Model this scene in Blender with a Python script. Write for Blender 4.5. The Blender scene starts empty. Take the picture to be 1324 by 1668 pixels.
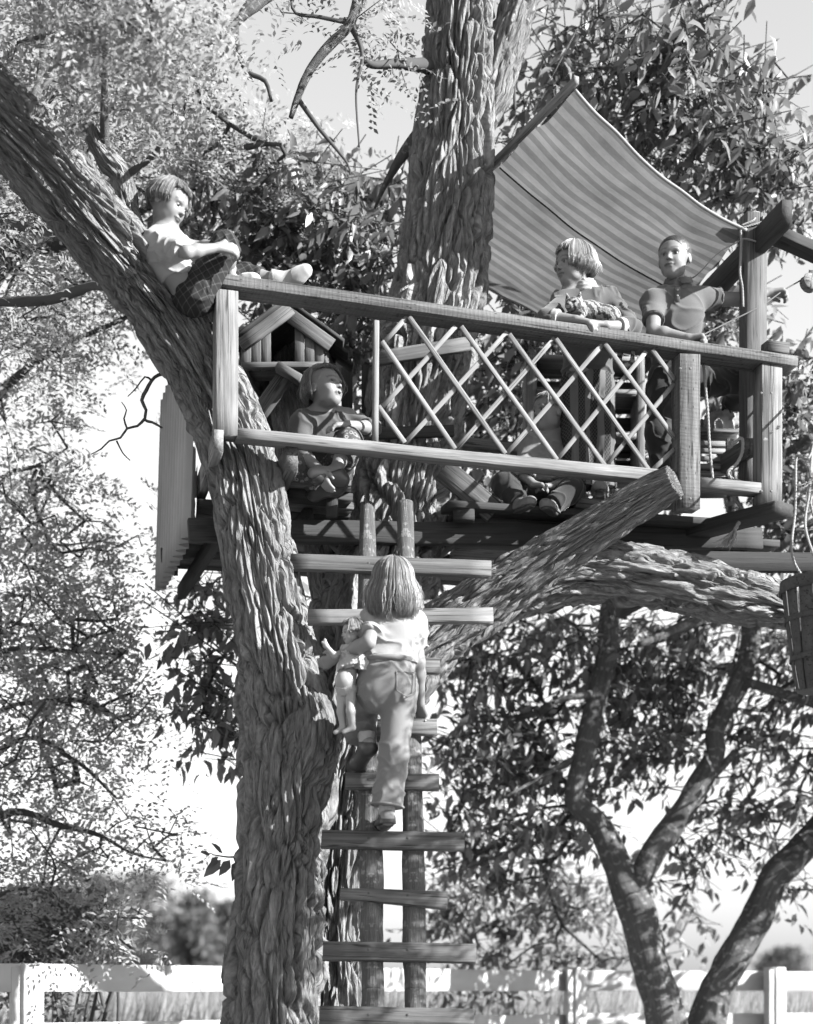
import bpy, math, random
import numpy as np
from mathutils import Vector, Matrix

R = math.radians
rnd = random.Random(7)
SC = bpy.context.scene
COL = SC.collection

# ------------------------------------------------------------------ camera, sky, sun, exposure
FPX, CX, HY, CAMZ = 2880.0, 662.0, 1590.0, 1.2      # focal length in photo pixels, centre column, horizon row, eye height
cam_d = bpy.data.cameras.new('camera')
cam = bpy.data.objects.new('camera', cam_d)
COL.objects.link(cam)
cam.location = (0, 0, CAMZ)
cam.rotation_euler = (R(90), 0, 0)
cam_d.sensor_fit = 'HORIZONTAL'
cam_d.sensor_width = 36.0
cam_d.lens = 36.0 * FPX / 1324.0
cam_d.shift_y = (HY - 834.0) / 1324.0
cam_d.clip_start, cam_d.clip_end = 0.1, 3000.0
cam_d.dof.use_dof = True
cam_d.dof.focus_distance = 7.6
cam_d.dof.aperture_fstop = 2.5
SC.camera = cam

SUN_TO = Vector((0.83, -0.33, 0.45)).normalized()
SUN_EL = math.asin(SUN_TO.z)
SUN_AZ = math.atan2(SUN_TO.x, SUN_TO.y)
world = bpy.data.worlds.new('World')
SC.world = world
world.use_nodes = True
wn = world.node_tree.nodes
wn.clear()
w_out = wn.new('ShaderNodeOutputWorld')
w_bg = wn.new('ShaderNodeBackground')
w_sky = wn.new('ShaderNodeTexSky')
w_bw = wn.new('ShaderNodeSeparateColor')            # black-and-white film: it sees mostly the blue of the sky
w_sky.sky_type = 'NISHITA'
w_sky.sun_disc = False
w_sky.sun_elevation = SUN_EL
w_sky.sun_rotation = SUN_AZ
w_sky.air_density = 1.0
w_sky.dust_density = 0.7
w_sky.ozone_density = 1.0
w_bg.inputs['Strength'].default_value = 0.066
wl = world.node_tree.links
wl.new(w_sky.outputs[0], w_bw.inputs[0])
wl.new(w_bw.outputs[2], w_bg.inputs['Color'])
wl.new(w_bg.outputs[0], w_out.inputs['Surface'])

sun_d = bpy.data.lights.new('sun', 'SUN')
sun_d.energy = 5.0
sun_d.angle = R(0.5)
sun_d.color = (1, 1, 1)
sun = bpy.data.objects.new('sun', sun_d)
COL.objects.link(sun)
sun.location = (8, -4, 9)
sun.rotation_euler = (-SUN_TO).to_track_quat('-Z', 'Y').to_euler()

SC.view_settings.view_transform = 'Standard'
SC.view_settings.look = 'None'
SC.view_settings.exposure = 2.0
SC.view_settings.gamma = 1.0
SC.view_settings.use_curve_mapping = False
SC.cycles.use_denoising = True
SC.cycles.max_bounces = 4
SC.cycles.use_adaptive_sampling = True
SC.cycles.adaptive_threshold = 0.03
SC.cycles.transparent_max_bounces = 6
SC.cycles.diffuse_bounces = 2


# ------------------------------------------------------------------ helpers
def P(px, py, Y):
    """a point at depth Y metres, seen at photo pixel (px, py)"""
    return np.array([(px - CX) * Y / FPX, Y, CAMZ + (HY - py) * Y / FPX])


def tag(o, label=None, cat=None, group=None, kind=None):
    if label: o['label'] = label
    if cat: o['category'] = cat
    if group: o['group'] = group
    if kind: o['kind'] = kind
    return o


def empty(name, loc, label=None, cat=None, group=None):
    o = bpy.data.objects.new(name, None)
    COL.objects.link(o)
    o.location = Vector([float(c) for c in loc])
    o.empty_display_size = 0.1
    return tag(o, label, cat, group)


def link(name, me, parent=None, matrix=None):
    o = bpy.data.objects.new(name, me)
    COL.objects.link(o)
    if matrix is not None:
        o.matrix_world = matrix
    if parent is not None:
        o.parent = parent
        o.matrix_parent_inverse = world_m(parent).inverted()
    return o


def world_m(o):
    m = o.matrix_parent_inverse @ o.matrix_basis if o.parent else o.matrix_basis
    return world_m(o.parent) @ m if o.parent else m.copy()


def mesh_np(name, V, F, mat=None, smooth=True, uv=None, col=None):
    """V (n,3), F list of equal-length arrays (m,k) -> mesh, quick"""
    V = np.asarray(V, np.float32)
    if not isinstance(F, (list, tuple)):
        F = [F]
    F = [np.asarray(f, np.int32) for f in F if len(f)]
    me = bpy.data.meshes.new(name)
    me.vertices.add(len(V))
    me.vertices.foreach_set('co', V.ravel())
    loops = np.concatenate([f.ravel() for f in F])
    tot = np.concatenate([np.full(len(f), f.shape[1], np.int32) for f in F])
    start = np.concatenate([[0], np.cumsum(tot)[:-1]]).astype(np.int32)
    me.loops.add(len(loops))
    me.loops.foreach_set('vertex_index', loops)
    me.polygons.add(len(tot))
    me.polygons.foreach_set('loop_start', start)
    if smooth:
        me.polygons.foreach_set('use_smooth', np.ones(len(tot), bool))
    me.update(calc_edges=True)
    if uv is not None:
        l = me.uv_layers.new(name='UVMap')
        l.data.foreach_set('uv', np.asarray(uv, np.float32)[loops].ravel())
    if col is not None:
        a = me.attributes.new('tone', 'FLOAT', 'POINT')
        a.data.foreach_set('value', np.asarray(col, np.float32))
    if mat is not None:
        me.materials.append(mat)
    me.validate()
    return me


# numpy value noise (3D, smooth), range about -1..1
def _hash(i, j, k, seed):
    h = (i * 374761393 + j * 668265263 + k * 2147483647 + seed * 144269504) & 0xFFFFFFFF
    h = ((h ^ (h >> 13)) * 1274126177) & 0xFFFFFFFF
    h = ((h ^ (h >> 16)) * 2246822519) & 0xFFFFFFFF
    return ((h ^ (h >> 15)) & 0xFFFFFF) / float(0xFFFFFF)


def noise3(p, seed=0):
    p = np.asarray(p, float)
    i = np.floor(p).astype(np.int64)
    f = p - i
    f = f * f * (3 - 2 * f)
    r = 0
    for dx in (0, 1):
        for dy in (0, 1):
            for dz in (0, 1):
                w = (f[..., 0] if dx else 1 - f[..., 0]) * (f[..., 1] if dy else 1 - f[..., 1]) * (f[..., 2] if dz else 1 - f[..., 2])
                r = r + w * _hash(i[..., 0] + dx, i[..., 1] + dy, i[..., 2] + dz, seed)
    return r * 2 - 1


def fbm(p, seed=0, oct=3):
    r, a = 0, 1.0
    for o in range(oct):
        r = r + a * noise3(np.asarray(p) * (2 ** o), seed + o * 17)
        a *= 0.5
    return r


def unit(v):
    v = np.asarray(v, float)
    return v / (np.linalg.norm(v) + 1e-12)


# ------------------------------------------------------------------ materials (grey tones only)
class NT:
    def __init__(s, name):
        s.m = bpy.data.materials.new(name)
        s.m.use_nodes = True
        s.t = s.m.node_tree
        s.t.nodes.clear()
        s.out = s.t.nodes.new('ShaderNodeOutputMaterial')

    def n(s, typ, ins=None, **kw):
        nd = s.t.nodes.new(typ)
        for k, v in kw.items():
            setattr(nd, k, v)
        for k, v in (ins or {}).items():
            sk = nd.inputs[k]
            if isinstance(v, bpy.types.NodeSocket):
                s.t.links.new(v, sk)
            elif isinstance(v, (int, float)) and sk.type == 'RGBA':
                sk.default_value = (v, v, v, 1)
            else:
                sk.default_value = v
        return nd

    def math(s, op, a, b=0.0, c=0.0):
        return s.n('ShaderNodeMath', {0: a, 1: b, 2: c}, operation=op).outputs[0]

    def ramp(s, fac, stops):
        nd = s.n('ShaderNodeValToRGB', {0: fac})
        e = nd.color_ramp.elements
        while len(e) < len(stops):
            e.new(0.5)
        for el, (p, v) in zip(e, stops):
            el.position = p
            el.color = (v, v, v, 1)
        return nd.outputs[0]

    def noise(s, vec, scale, detail=4.0, rough=0.55, dist=0.0):
        return s.n('ShaderNodeTexNoise', {'Vector': vec, 'Scale': scale, 'Detail': detail, 'Roughness': rough, 'Distortion': dist}).outputs['Fac']

    def map(s, vec, scale=(1, 1, 1), loc=(0, 0, 0)):
        return s.n('ShaderNodeMapping', {'Vector': vec, 'Scale': scale, 'Location': loc}).outputs[0]

    def bsdf(s, col, rough=0.85, bump=None, dist=0.004, strength=0.6, spec=0.25):
        ins = {'Base Color': col, 'Roughness': rough, 'Specular IOR Level': spec}
        if bump is not None:
            ins['Normal'] = s.n('ShaderNodeBump', {'Height': bump, 'Distance': dist, 'Strength': strength}).outputs[0]
        b = s.n('ShaderNodeBsdfPrincipled', ins)
        s.t.links.new(b.outputs[0], s.out.inputs['Surface'])
        return b


def mat_wood(name, tone, contrast=0.5, saw=0.0, stain=0.4, rough=0.85):
    """weathered timber: grain along local X, optional saw marks across it"""
    q = NT(name)
    oc = q.n('ShaderNodeTexCoord').outputs['Object']
    rn = q.n('ShaderNodeObjectInfo').outputs['Random']
    off = q.n('ShaderNodeCombineXYZ', {0: q.math('MULTIPLY', rn, 37.0), 1: q.math('MULTIPLY', rn, 91.0), 2: q.math('MULTIPLY', rn, 53.0)}).outputs[0]
    v = q.n('ShaderNodeVectorMath', {0: oc, 1: off}, operation='ADD').outputs[0]
    g = q.noise(q.map(v, (1.6, 38, 38)), 1.0, 5, 0.65, 0.6)
    g2 = q.noise(q.map(v, (5, 130, 130)), 1.0, 3, 0.6)
    st = q.noise(q.map(v, (3, 7, 7)), 1.0, 4, 0.6, 0.4)
    kn = q.n('ShaderNodeTexVoronoi', {'Vector': q.map(v, (3.2, 9, 9)), 'Scale': 1.0}, feature='F1').outputs['Distance']
    knot = q.ramp(kn, [(0.05, 0.35), (0.13, 1.0)])
    c = q.math('MULTIPLY_ADD', q.math('SUBTRACT', g, 0.5), 1.7 * contrast, 1.0)
    c = q.math('MULTIPLY_ADD', q.math('SUBTRACT', g2, 0.5), 0.9 * contrast, c)
    c = q.math('MULTIPLY', c, q.math('MULTIPLY_ADD', q.math('SUBTRACT', st, 0.5), 1.6 * stain, 1.0))
    ck = q.noise(q.map(v, (2.2, 95, 95)), 1.0, 2, 0.5, 1.2)
    c = q.math('MULTIPLY', c, q.math('MULTIPLY', knot, q.ramp(ck, [(0.33, 0.25), (0.40, 1.0)])))
    h = q.math('ADD', g, q.math('MULTIPLY', g2, 0.5))
    if saw:
        wv = q.n('ShaderNodeTexWave', {'Vector': q.map(v, (1, 0.35, 0.35)), 'Scale': 17.0, 'Distortion': 6.0, 'Detail': 3.0, 'Detail Scale': 2.5}, wave_type='BANDS', bands_direction='X').outputs['Fac']
        c = q.math('MULTIPLY', c, q.math('MULTIPLY_ADD', q.math('SUBTRACT', wv, 0.5), saw, 1.0))
        h = q.math('ADD', h, q.math('MULTIPLY', wv, 1.2 * saw))
        nh = q.n('ShaderNodeTexVoronoi', {'Vector': q.map(v, (24, 34, 60)), 'Scale': 1.0}, feature='F1').outputs['Distance']
        c = q.math('MULTIPLY', c, q.ramp(nh, [(0.10, 0.3), (0.2, 1.0)]))
    c = q.math('MAXIMUM', q.math('MULTIPLY', c, tone), 0.02)
    q.bsdf(c, rough, h, 0.004, 0.7)
    return q.m


def mat_plain(name, tone, rough=0.85, bump=0.0, bscale=60.0, var=0.15, spec=0.25, attr=False, vscale=9.0):
    q = NT(name)
    oc = q.n('ShaderNodeTexCoord').outputs['Object']
    nz = q.noise(oc, vscale, 4, 0.6)
    c = q.math('MULTIPLY_ADD', q.math('SUBTRACT', nz, 0.5), 2 * var * tone, tone)
    if attr:
        at = q.n('ShaderNodeAttribute', attribute_name='tone').outputs['Fac']
        c = q.math('MULTIPLY', c, at)
    b = q.noise(oc, bscale, 3, 0.6) if bump else None
    q.bsdf(c, rough, b, 0.003, bump, spec)
    return q.m


def mat_leaf(name, tone, var=0.5, trans=0.4, spec=0.3, rough=0.55):
    """leaf: diffuse + gloss + light coming through; each leaf its own tone (mesh attribute)"""
    q = NT(name)
    at = q.n('ShaderNodeAttribute', attribute_name='tone').outputs['Fac']
    c = q.math('MULTIPLY', q.math('MULTIPLY_ADD', q.math('SUBTRACT', at, 0.5), 2 * var, 1.0), tone)
    b = q.n('ShaderNodeBsdfPrincipled', {'Base Color': c, 'Roughness': rough, 'Specular IOR Level': spec})
    tr = q.n('ShaderNodeBsdfTranslucent', {'Color': q.math('MULTIPLY', c, 1.4)})
    mx = q.n('ShaderNodeMixShader', {0: trans, 1: b.outputs[0], 2: tr.outputs[0]})
    q.t.links.new(mx.outputs[0], q.out.inputs['Surface'])
    return q.m


def mat_bark(name, tone, contrast=0.5, lichen=0.0, fiss=0.0):
    q = NT(name)
    uv = q.n('ShaderNodeUVMap').outputs[0]
    g = q.noise(q.map(uv, (85, 4.5, 1)), 1.0, 6, 0.72, 0.5)
    g2 = q.noise(q.map(uv, (220, 24, 1)), 1.0, 4, 0.7)
    st = q.noise(q.map(uv, (7, 3, 1)), 1.0, 4, 0.6)
    c = q.math('MULTIPLY_ADD', q.math('SUBTRACT', g, 0.5), 1.6 * contrast, 1.0)
    c = q.math('MULTIPLY_ADD', q.math('SUBTRACT', g2, 0.5), 1.2 * contrast, c)
    c = q.math('MULTIPLY', c, q.math('MULTIPLY_ADD', q.math('SUBTRACT', st, 0.5), 0.9, 1.0))
    if lichen:
        lv = q.noise(q.map(uv, (26, 26, 1)), 1.0, 3, 0.6)
        c = q.math('MULTIPLY', c, q.ramp(lv, [(0.56, 1.0), (0.62, 1.0 + lichen)]))
    c = q.math('MAXIMUM', q.math('MULTIPLY', c, tone), 0.015)
    wu = q.n('ShaderNodeVectorMath', {0: uv, 1: q.n('ShaderNodeVectorMath', {0: q.n('ShaderNodeTexNoise', {'Vector': uv, 'Scale': 9.0, 'Detail': 2.0}).outputs['Color'], 1: (0.05, 0.05, 0)}, operation='MULTIPLY').outputs[0]}, operation='ADD').outputs[0]
    fs = q.n('ShaderNodeTexVoronoi', {'Vector': q.map(wu, (46, 3.6, 1)), 'Scale': 1.0}, feature='DISTANCE_TO_EDGE').outputs['Distance']
    fs = q.ramp(fs, [(0.0, 0.0), (0.22, 1.0)])
    h = q.math('ADD', q.math('ADD', g, q.math('MULTIPLY', g2, 0.6)), q.math('MULTIPLY', fs, fiss))
    q.bsdf(c, 0.95, h, 0.015, 1.0, 0.1)
    return q.m


M = {}
M['bark'] = mat_bark('locust_bark', 0.165, 1.4, 0.0, 1.0)
M['bark_smooth'] = mat_bark('cherry_bark', 0.09, 1.0, 1.2)
M['bark_pole'] = mat_bark('pole_bark', 0.10, 1.0, 0.9)
M['twig'] = mat_plain('twig_bark', 0.05, 0.9)
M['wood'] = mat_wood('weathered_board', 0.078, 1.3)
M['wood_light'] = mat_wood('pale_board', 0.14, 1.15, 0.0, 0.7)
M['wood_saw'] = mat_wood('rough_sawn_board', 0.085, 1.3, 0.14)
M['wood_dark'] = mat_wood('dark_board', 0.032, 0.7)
M['wood_fresh'] = mat_wood('planed_board', 0.105, 1.1, 0.0, 0.5)
M['lath'] = mat_wood('lattice_lath', 0.15, 0.7, 0.0, 0.25)
M['cut'] = mat_plain('sawn_end', 0.18, 0.9, 0.4, 80)
M['paint'] = mat_plain('white_fence_paint', 0.36, 0.6, 0.15, 40, 0.06)
M['rope'] = mat_plain('rope_fibre', 0.2, 0.95, 0.5, 200, 0.3)
M['iron'] = mat_plain('dark_iron', 0.05, 0.5)
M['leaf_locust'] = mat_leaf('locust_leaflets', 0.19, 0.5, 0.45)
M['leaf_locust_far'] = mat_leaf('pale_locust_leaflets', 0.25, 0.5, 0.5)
M['leaf_cherry'] = mat_leaf('cherry_leaves', 0.125, 0.6, 0.35, 0.5, 0.45)
M['leaf_shrub'] = mat_leaf('shrub_leaves', 0.06, 0.5, 0.3)
M['pine'] = mat_leaf('pine_needles', 0.09, 0.4, 0.25)
M['grass'] = mat_leaf('hay_grass', 0.2, 0.5, 0.4)
M['ground'] = mat_plain('field_ground', 0.16, 0.95, 0.3, 4, 0.5, vscale=0.4)
M['skin'] = mat_plain('skin', 0.155, 0.55, 0.05, 120, 0.06, 0.35, attr=True)
M['vinyl'] = mat_plain('doll_vinyl', 0.22, 0.4, 0.0, 60, 0.03, 0.4, attr=True)
M['hair'] = mat_plain('hair_strands', 0.15, 0.45, 0.0, 60, 0.1, 0.5, attr=True)
M['eye'] = mat_plain('eye', 0.03, 0.15, spec=0.6)
M['eye_white'] = mat_plain('eye_white', 0.5, 0.3)
# ------------------------------------------------------------------ geometry builders
_bseed = [0]


def board(name, a, b, w, t, parent, mat, up=(0, 0, 1), wob=0.0025, taper=None, bow=0.0, cham=0.0025):
    """a plank from a to b; w measured along `up`, t across; edges chamfered and a little uneven"""
    a, b = np.asarray(a, float), np.asarray(b, float)
    L = np.linalg.norm(b - a)
    x = unit(b - a)
    z = np.asarray(up, float)
    z = unit(z - x * np.dot(z, x))
    y = np.cross(z, x)
    _bseed[0] += 1
    n = max(2, int(L / 0.09))
    s = np.linspace(0, L, n + 1)
    c = min(cham, t * 0.25, w * 0.25)
    hy, hz = t / 2, w / 2
    ring = np.array([(-hy + c, -hz), (hy - c, -hz), (hy, -hz + c), (hy, hz - c), (hy - c, hz), (-hy + c, hz), (-hy, hz - c), (-hy, -hz + c)])
    V = np.zeros((n + 1, 8, 3))
    V[:, :, 0] = s[:, None]
    V[:, :, 1:] = ring[None]
    if taper is not None:                       # taper: end widths (a, b) as fractions of w
        f = taper[0] + (taper[1] - taper[0]) * (s / L)
        V[:, :, 2] *= f[:, None]
    if bow:
        V[:, :, 2] += (bow * np.sin(np.pi * s / L))[:, None]
    wob *= 0.45
    if wob:
        nz = fbm(np.stack([V[..., 0] * 7, V[..., 1] * 6, V[..., 2] * 6 + _bseed[0] * 9.7], -1), 5, 2)
        nz2 = fbm(np.stack([V[..., 0] * 7 + 50, V[..., 1] * 6, V[..., 2] * 6 + _bseed[0] * 9.7], -1), 8, 2)
        V[:, :, 1] += nz * wob
        V[:, :, 2] += nz2 * wob
        V[0, :, 0] += nz[0] * wob * 2
        V[-1, :, 0] += nz[-1] * wob * 2
    idx = np.arange((n + 1) * 8).reshape(n + 1, 8)
    q = np.stack([idx[:-1], np.roll(idx[:-1], -1, 1), np.roll(idx[1:], -1, 1), idx[1:]], -1).reshape(-1, 4)
    caps = np.stack([idx[0][::-1], idx[-1]])
    me = mesh_np(name, V.reshape(-1, 3), [q, caps], mat, smooth=False)
    mx = Matrix(((x[0], y[0], z[0], a[0]), (x[1], y[1], z[1], a[1]), (x[2], y[2], z[2], a[2]), (0, 0, 0, 1)))
    return link(name, me, parent, mx)


def catmull(pts, ds):
    """resample a polyline of (x,y,z,r,...) smoothly, about ds metres apart"""
    pts = np.asarray(pts, float)
    p = np.vstack([2 * pts[0] - pts[1], pts, 2 * pts[-1] - pts[-2]])
    out = []
    for i in range(1, len(p) - 2):
        n = max(2, int(np.linalg.norm(p[i + 1, :3] - p[i, :3]) / ds))
        t = np.linspace(0, 1, n, endpoint=False)[:, None]
        a, b, c, d = p[i - 1], p[i], p[i + 1], p[i + 2]
        out.append(0.5 * ((2 * b) + (c - a) * t + (2 * a - 5 * b + 4 * c - d) * t ** 2 + (3 * b - a - 3 * c + d) * t ** 3))
    out.append(p[-2][None])
    return np.vstack(out)


def frames(C):
    T = np.gradient(C, axis=0)
    T /= np.linalg.norm(T, axis=1)[:, None] + 1e-12
    N = np.zeros_like(C)
    n = np.array([0.02, 1.0, 0.05]) if abs(T[0][1]) < 0.9 else np.array([0, 0.1, 1.0])
    n = unit(n)
    for i in range(len(C)):
        n = n - T[i] * np.dot(n, T[i])
        n = unit(n)
        N[i] = n
    return T, N, np.cross(T, N)


def tube_mesh(paths, nseg=6, cap=True):
    """several tapered tubes (each (k,4) array) -> V, F lists"""
    Vs, Q, off = [], [], 0
    for pth in paths:
        pth = np.asarray(pth, float)
        C, r = pth[:, :3], pth[:, 3]
        T, N, B = frames(C)
        a = np.linspace(0, 2 * np.pi, nseg, endpoint=False)
        V = C[:, None] + r[:, None, None] * (np.cos(a)[None, :, None] * N[:, None] + np.sin(a)[None, :, None] * B[:, None])
        k = len(C)
        idx = off + np.arange(k * nseg).reshape(k, nseg)
        Q.append(np.stack([idx[:-1], np.roll(idx[:-1], -1, 1), np.roll(idx[1:], -1, 1), idx[1:]], -1).reshape(-1, 4))
        Vs.append(V.reshape(-1, 3))
        off += k * nseg
        if cap:
            tip = np.stack([C[0], C[-1]])
            Vs.append(tip)
            i0, i1 = off, off + 1
            off += 2
            t0 = np.stack([np.roll(idx[0], -1), idx[0], np.full(nseg, i0), np.full(nseg, i0)], -1)[:, :3]
            t1 = np.stack([idx[-1], np.roll(idx[-1], -1), np.full(nseg, i1)], -1)
            Q.append(np.concatenate([t0, t1]))
    q4 = [q for q in Q if q.shape[1] == 4]
    q3 = [q for q in Q if q.shape[1] == 3]
    F = [np.concatenate(q4)] + ([np.concatenate(q3)] if q3 else [])
    return np.concatenate(Vs), F


def voro_edge(x, y, nper, seed):
    """F2-F1 of jittered cells, periodic in x with period nper; also a random value per cell"""
    ix, iy = np.floor(x).astype(np.int64), np.floor(y).astype(np.int64)
    f1 = np.full(x.shape, 9.0)
    f2 = np.full(x.shape, 9.0)
    cid = np.zeros(x.shape)
    for dx in (-1, 0, 1):
        for dy in (-1, 0, 1):
            cx, cy = ix + dx, iy + dy
            wx = np.mod(cx, nper)
            jx, jy = _hash(wx, cy, cy * 0 + 3, seed), _hash(wx, cy, cy * 0 + 9, seed)
            d = np.hypot(cx + 0.1 + 0.8 * jx - x, cy + 0.1 + 0.8 * jy - y)
            rv = _hash(wx, cy, cy * 0 + 21, seed)
            new = d < f1
            f2 = np.where(new, f1, np.minimum(f2, d))
            cid = np.where(new, rv, cid)
            f1 = np.where(new, d, f1)
    return f2 - f1, cid


def bark_limb(name, keys, parent, mat, depth=0.022, cell=0.055, stretch=4.0, ds=0.009, seed=1, lobes=0.10, cut_end=False, nmin=60, shear=0.5):
    """a limb with real furrowed bark; keys: list of (px,py,Y,width_px)"""
    pts = []
    for (px, py, Y, w) in keys:
        p = P(px, py, Y)
        pts.append([*p, w * 0.5 * Y / FPX])
    C = catmull(pts, ds)
    c, r = C[:, :3], C[:, 3]
    T, N, B = frames(c)
    s = np.concatenate([[0], np.cumsum(np.linalg.norm(np.diff(c, axis=0), axis=1))])
    na = max(nmin, int(2 * np.pi * r.max() / (ds * 0.75)))
    a = np.linspace(0, 2 * np.pi, na, endpoint=False)
    A, S = np.meshgrid(a, s)
    nper = max(6, int(round(2 * np.pi * r.mean() / cell)))
    ca, sa = np.cos(A), np.sin(A)
    wob = fbm(np.stack([ca * 1.3, sa * 1.3, S * 2.2], -1), seed, 3)
    low = fbm(np.stack([ca * 0.8, sa * 0.8, S * 0.9], -1), seed + 5, 2)
    wx = fbm(np.stack([ca * 2.6, sa * 2.6, S * 3.6], -1), seed + 9, 3)
    wy = fbm(np.stack([ca * 2.0, sa * 2.0, S * 4], -1), seed + 13, 2)
    x = A / (2 * np.pi) * nper
    # two families of ropy ridges leaning either way, woven together
    sh = shear * np.sin(S * 2.1 + seed) / cell * 0.12
    e1, id1 = voro_edge(x + wx * 0.5 + sh, S / (cell * stretch) + wy * 0.9 + 0.35 * x, nper, seed)
    e2, id2 = voro_edge(2 * x + wx * 0.8 + 40, S / (cell * stretch * 0.8) + wy * 0.6 - 0.4 * x, 2 * nper, seed + 3)
    # the shear terms break the period by a constant row shift at the seam; hide it at the back
    h1 = np.clip(e1 / 0.30, 0, 1) ** 0.75
    h2 = np.clip(e2 / 0.5, 0, 1)
    fine = fbm(np.stack([ca * r[:, None] * 70, sa * r[:, None] * 70, S * 5], -1), seed + 30, 3)
    h = depth * (h1 * 0.75 + 0.55 * (id1 - 0.5) * h1 + h2 * (0.30 + 0.3 * id2) - 0.85 + 0.17 * fine)
    sc = np.clip(r / r.max() * 1.25, 0.45, 1.0)[:, None]
    rad = r[:, None] * (1 + lobes * 0.6 * low + 0.035 * wob) + h * sc
    V = c[:, None] + rad[..., None] * (ca[..., None] * N[:, None] + sa[..., None] * B[:, None])
    k = len(c)
    idx = np.arange(k * na).reshape(k, na)
    q = np.stack([idx[:-1], np.roll(idx[:-1], -1, 1), np.roll(idx[1:], -1, 1), idx[1:]], -1).reshape(-1, 4)
    uv = np.stack([np.sin(A * 0.5) * 0 + (np.minimum(A, 2 * np.pi - A)) * r.mean(), S], -1).reshape(-1, 2)
    V = V.reshape(-1, 3)
    F = [q]
    if cut_end:
        V = np.vstack([V, c[-1][None] + T[-1] * 0.002])
        uv = np.vstack([uv, [[0, s[-1]]]])
        F.append(np.stack([idx[-1], np.roll(idx[-1], -1), np.full(na, len(V) - 1)], -1))
    else:
        V = np.vstack([V, c[-1][None]])
        uv = np.vstack([uv, [[0, s[-1]]]])
        F.append(np.stack([idx[-1], np.roll(idx[-1], -1), np.full(na, len(V) - 1)], -1))
    me = mesh_np(name, V, F, mat, True, uv)
    o = link(name, me, parent)
    return o


def plain_limb(name, keys, parent, mat, ds=0.03, nseg=14, knob=0.08, seed=1, cut=None):
    """a smoother limb (cherry, poles, twigs): noise-lumped tapered tube"""
    pts = [[*P(px, py, Y), w * 0.5 * Y / FPX] for (px, py, Y, w) in keys]
    return limb3(name, pts, parent, mat, ds, nseg, knob, seed)


def limb3(name, pts, parent, mat, ds=0.03, nseg=14, knob=0.08, seed=1):
    C = catmull(pts, ds)
    c, r = C[:, :3], C[:, 3]
    T, N, B = frames(c)
    s = np.concatenate([[0], np.cumsum(np.linalg.norm(np.diff(c, axis=0), axis=1))])
    a = np.linspace(0, 2 * np.pi, nseg, endpoint=False)
    A, S = np.meshgrid(a, s)
    nz = fbm(np.stack([np.cos(A) * 1.1, np.sin(A) * 1.1, S * 6], -1), seed, 3)
    rad = r[:, None] * (1 + knob * nz)
    V = c[:, None] + rad[..., None] * (np.cos(A)[..., None] * N[:, None] + np.sin(A)[..., None] * B[:, None])
    k = len(c)
    idx = np.arange(k * nseg).reshape(k, nseg)
    q = np.stack([idx[:-1], np.roll(idx[:-1], -1, 1), np.roll(idx[1:], -1, 1), idx[1:]], -1).reshape(-1, 4)
    V = np.vstack([V.reshape(-1, 3), c[0][None], c[-1][None]])
    n = len(V)
    f0 = np.stack([np.roll(idx[0], -1), idx[0], np.full(nseg, n - 2)], -1)
    f1 = np.stack([idx[-1], np.roll(idx[-1], -1), np.full(nseg, n - 1)], -1)
    uv = np.vstack([np.stack([np.minimum(A, 2 * np.pi - A) * r.mean(), S], -1).reshape(-1, 2), [[0, 0], [0, s[-1]]]])
    return link(name, mesh_np(name, V, [q, np.concatenate([f0, f1])], mat, True, uv), parent)


# ------------------------------------------------------------------ foliage
# leaf templates: (verts, quads/tris) with the stalk at the origin, leaf along +X, blade in XY, fold in Z
LEAF_BIG = (np.array([(0, 0, 0), (0.16, 0, 0.0), (0.42, 0.17, 0.045), (0.42, -0.17, 0.045), (0.70, 0.13, 0.0), (0.70, -0.13, 0.0), (0.52, 0, -0.015), (1.0, 0, -0.13)]),
            np.array([(1, 6, 2, 2), (1, 3, 6, 6), (2, 6, 4, 4), (6, 3, 5, 5), (6, 7, 4, 4), (6, 5, 7, 7)])[:, :3])
LEAF_SMALL = (np.array([(0, 0, 0), (0.45, 0.24, 0.05), (1.0, 0, -0.03), (0.45, -0.24, 0.05)]), np.array([(0, 2, 1), (0, 3, 2)]))
BLADE = (np.array([(0, 0.5, 0), (0, -0.5, 0), (0.55, 0.35, 0.03), (0.55, -0.35, 0.03), (1.0, 0, 0.16)]), np.array([(0, 1, 3), (0, 3, 2), (2, 3, 4)]))


def leaves_mesh(name, tmpl, pos, dirx, nrm, size, mat, rs, width=1.0, tone=None, sunward=1.0):
    """many leaves as one mesh: pos (n,3), dirx leaf direction, nrm blade normal, size (n,)"""
    Vt, Ft = tmpl
    pos = np.asarray(pos)
    x = dirx / (np.linalg.norm(dirx, axis=1)[:, None] + 1e-9)
    nrm = nrm + (0.9 * sunward) * np.array(SUN_TO)
    z = nrm - x * np.sum(nrm * x, 1)[:, None]
    z /= np.linalg.norm(z, axis=1)[:, None] + 1e-9
    y = np.cross(z, x)
    n = len(pos)
    sz = np.asarray(size)[:, None, None]
    curl = rs.uniform(-0.5, 2.2, n)[:, None, None]
    V = pos[:, None] + sz * (Vt[None, :, 0:1] * x[:, None] + width * Vt[None, :, 1:2] * y[:, None] + curl * Vt[None, :, 2:3] * z[:, None])
    F = (Ft[None] + (np.arange(n) * len(Vt))[:, None, None]).reshape(-1, Ft.shape[1])
    t = rs.uniform(0, 1, n) if tone is None else tone
    return mesh_np(name, V.reshape(-1, 3), [F], mat, False, None, np.repeat(t, len(Vt)))


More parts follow.
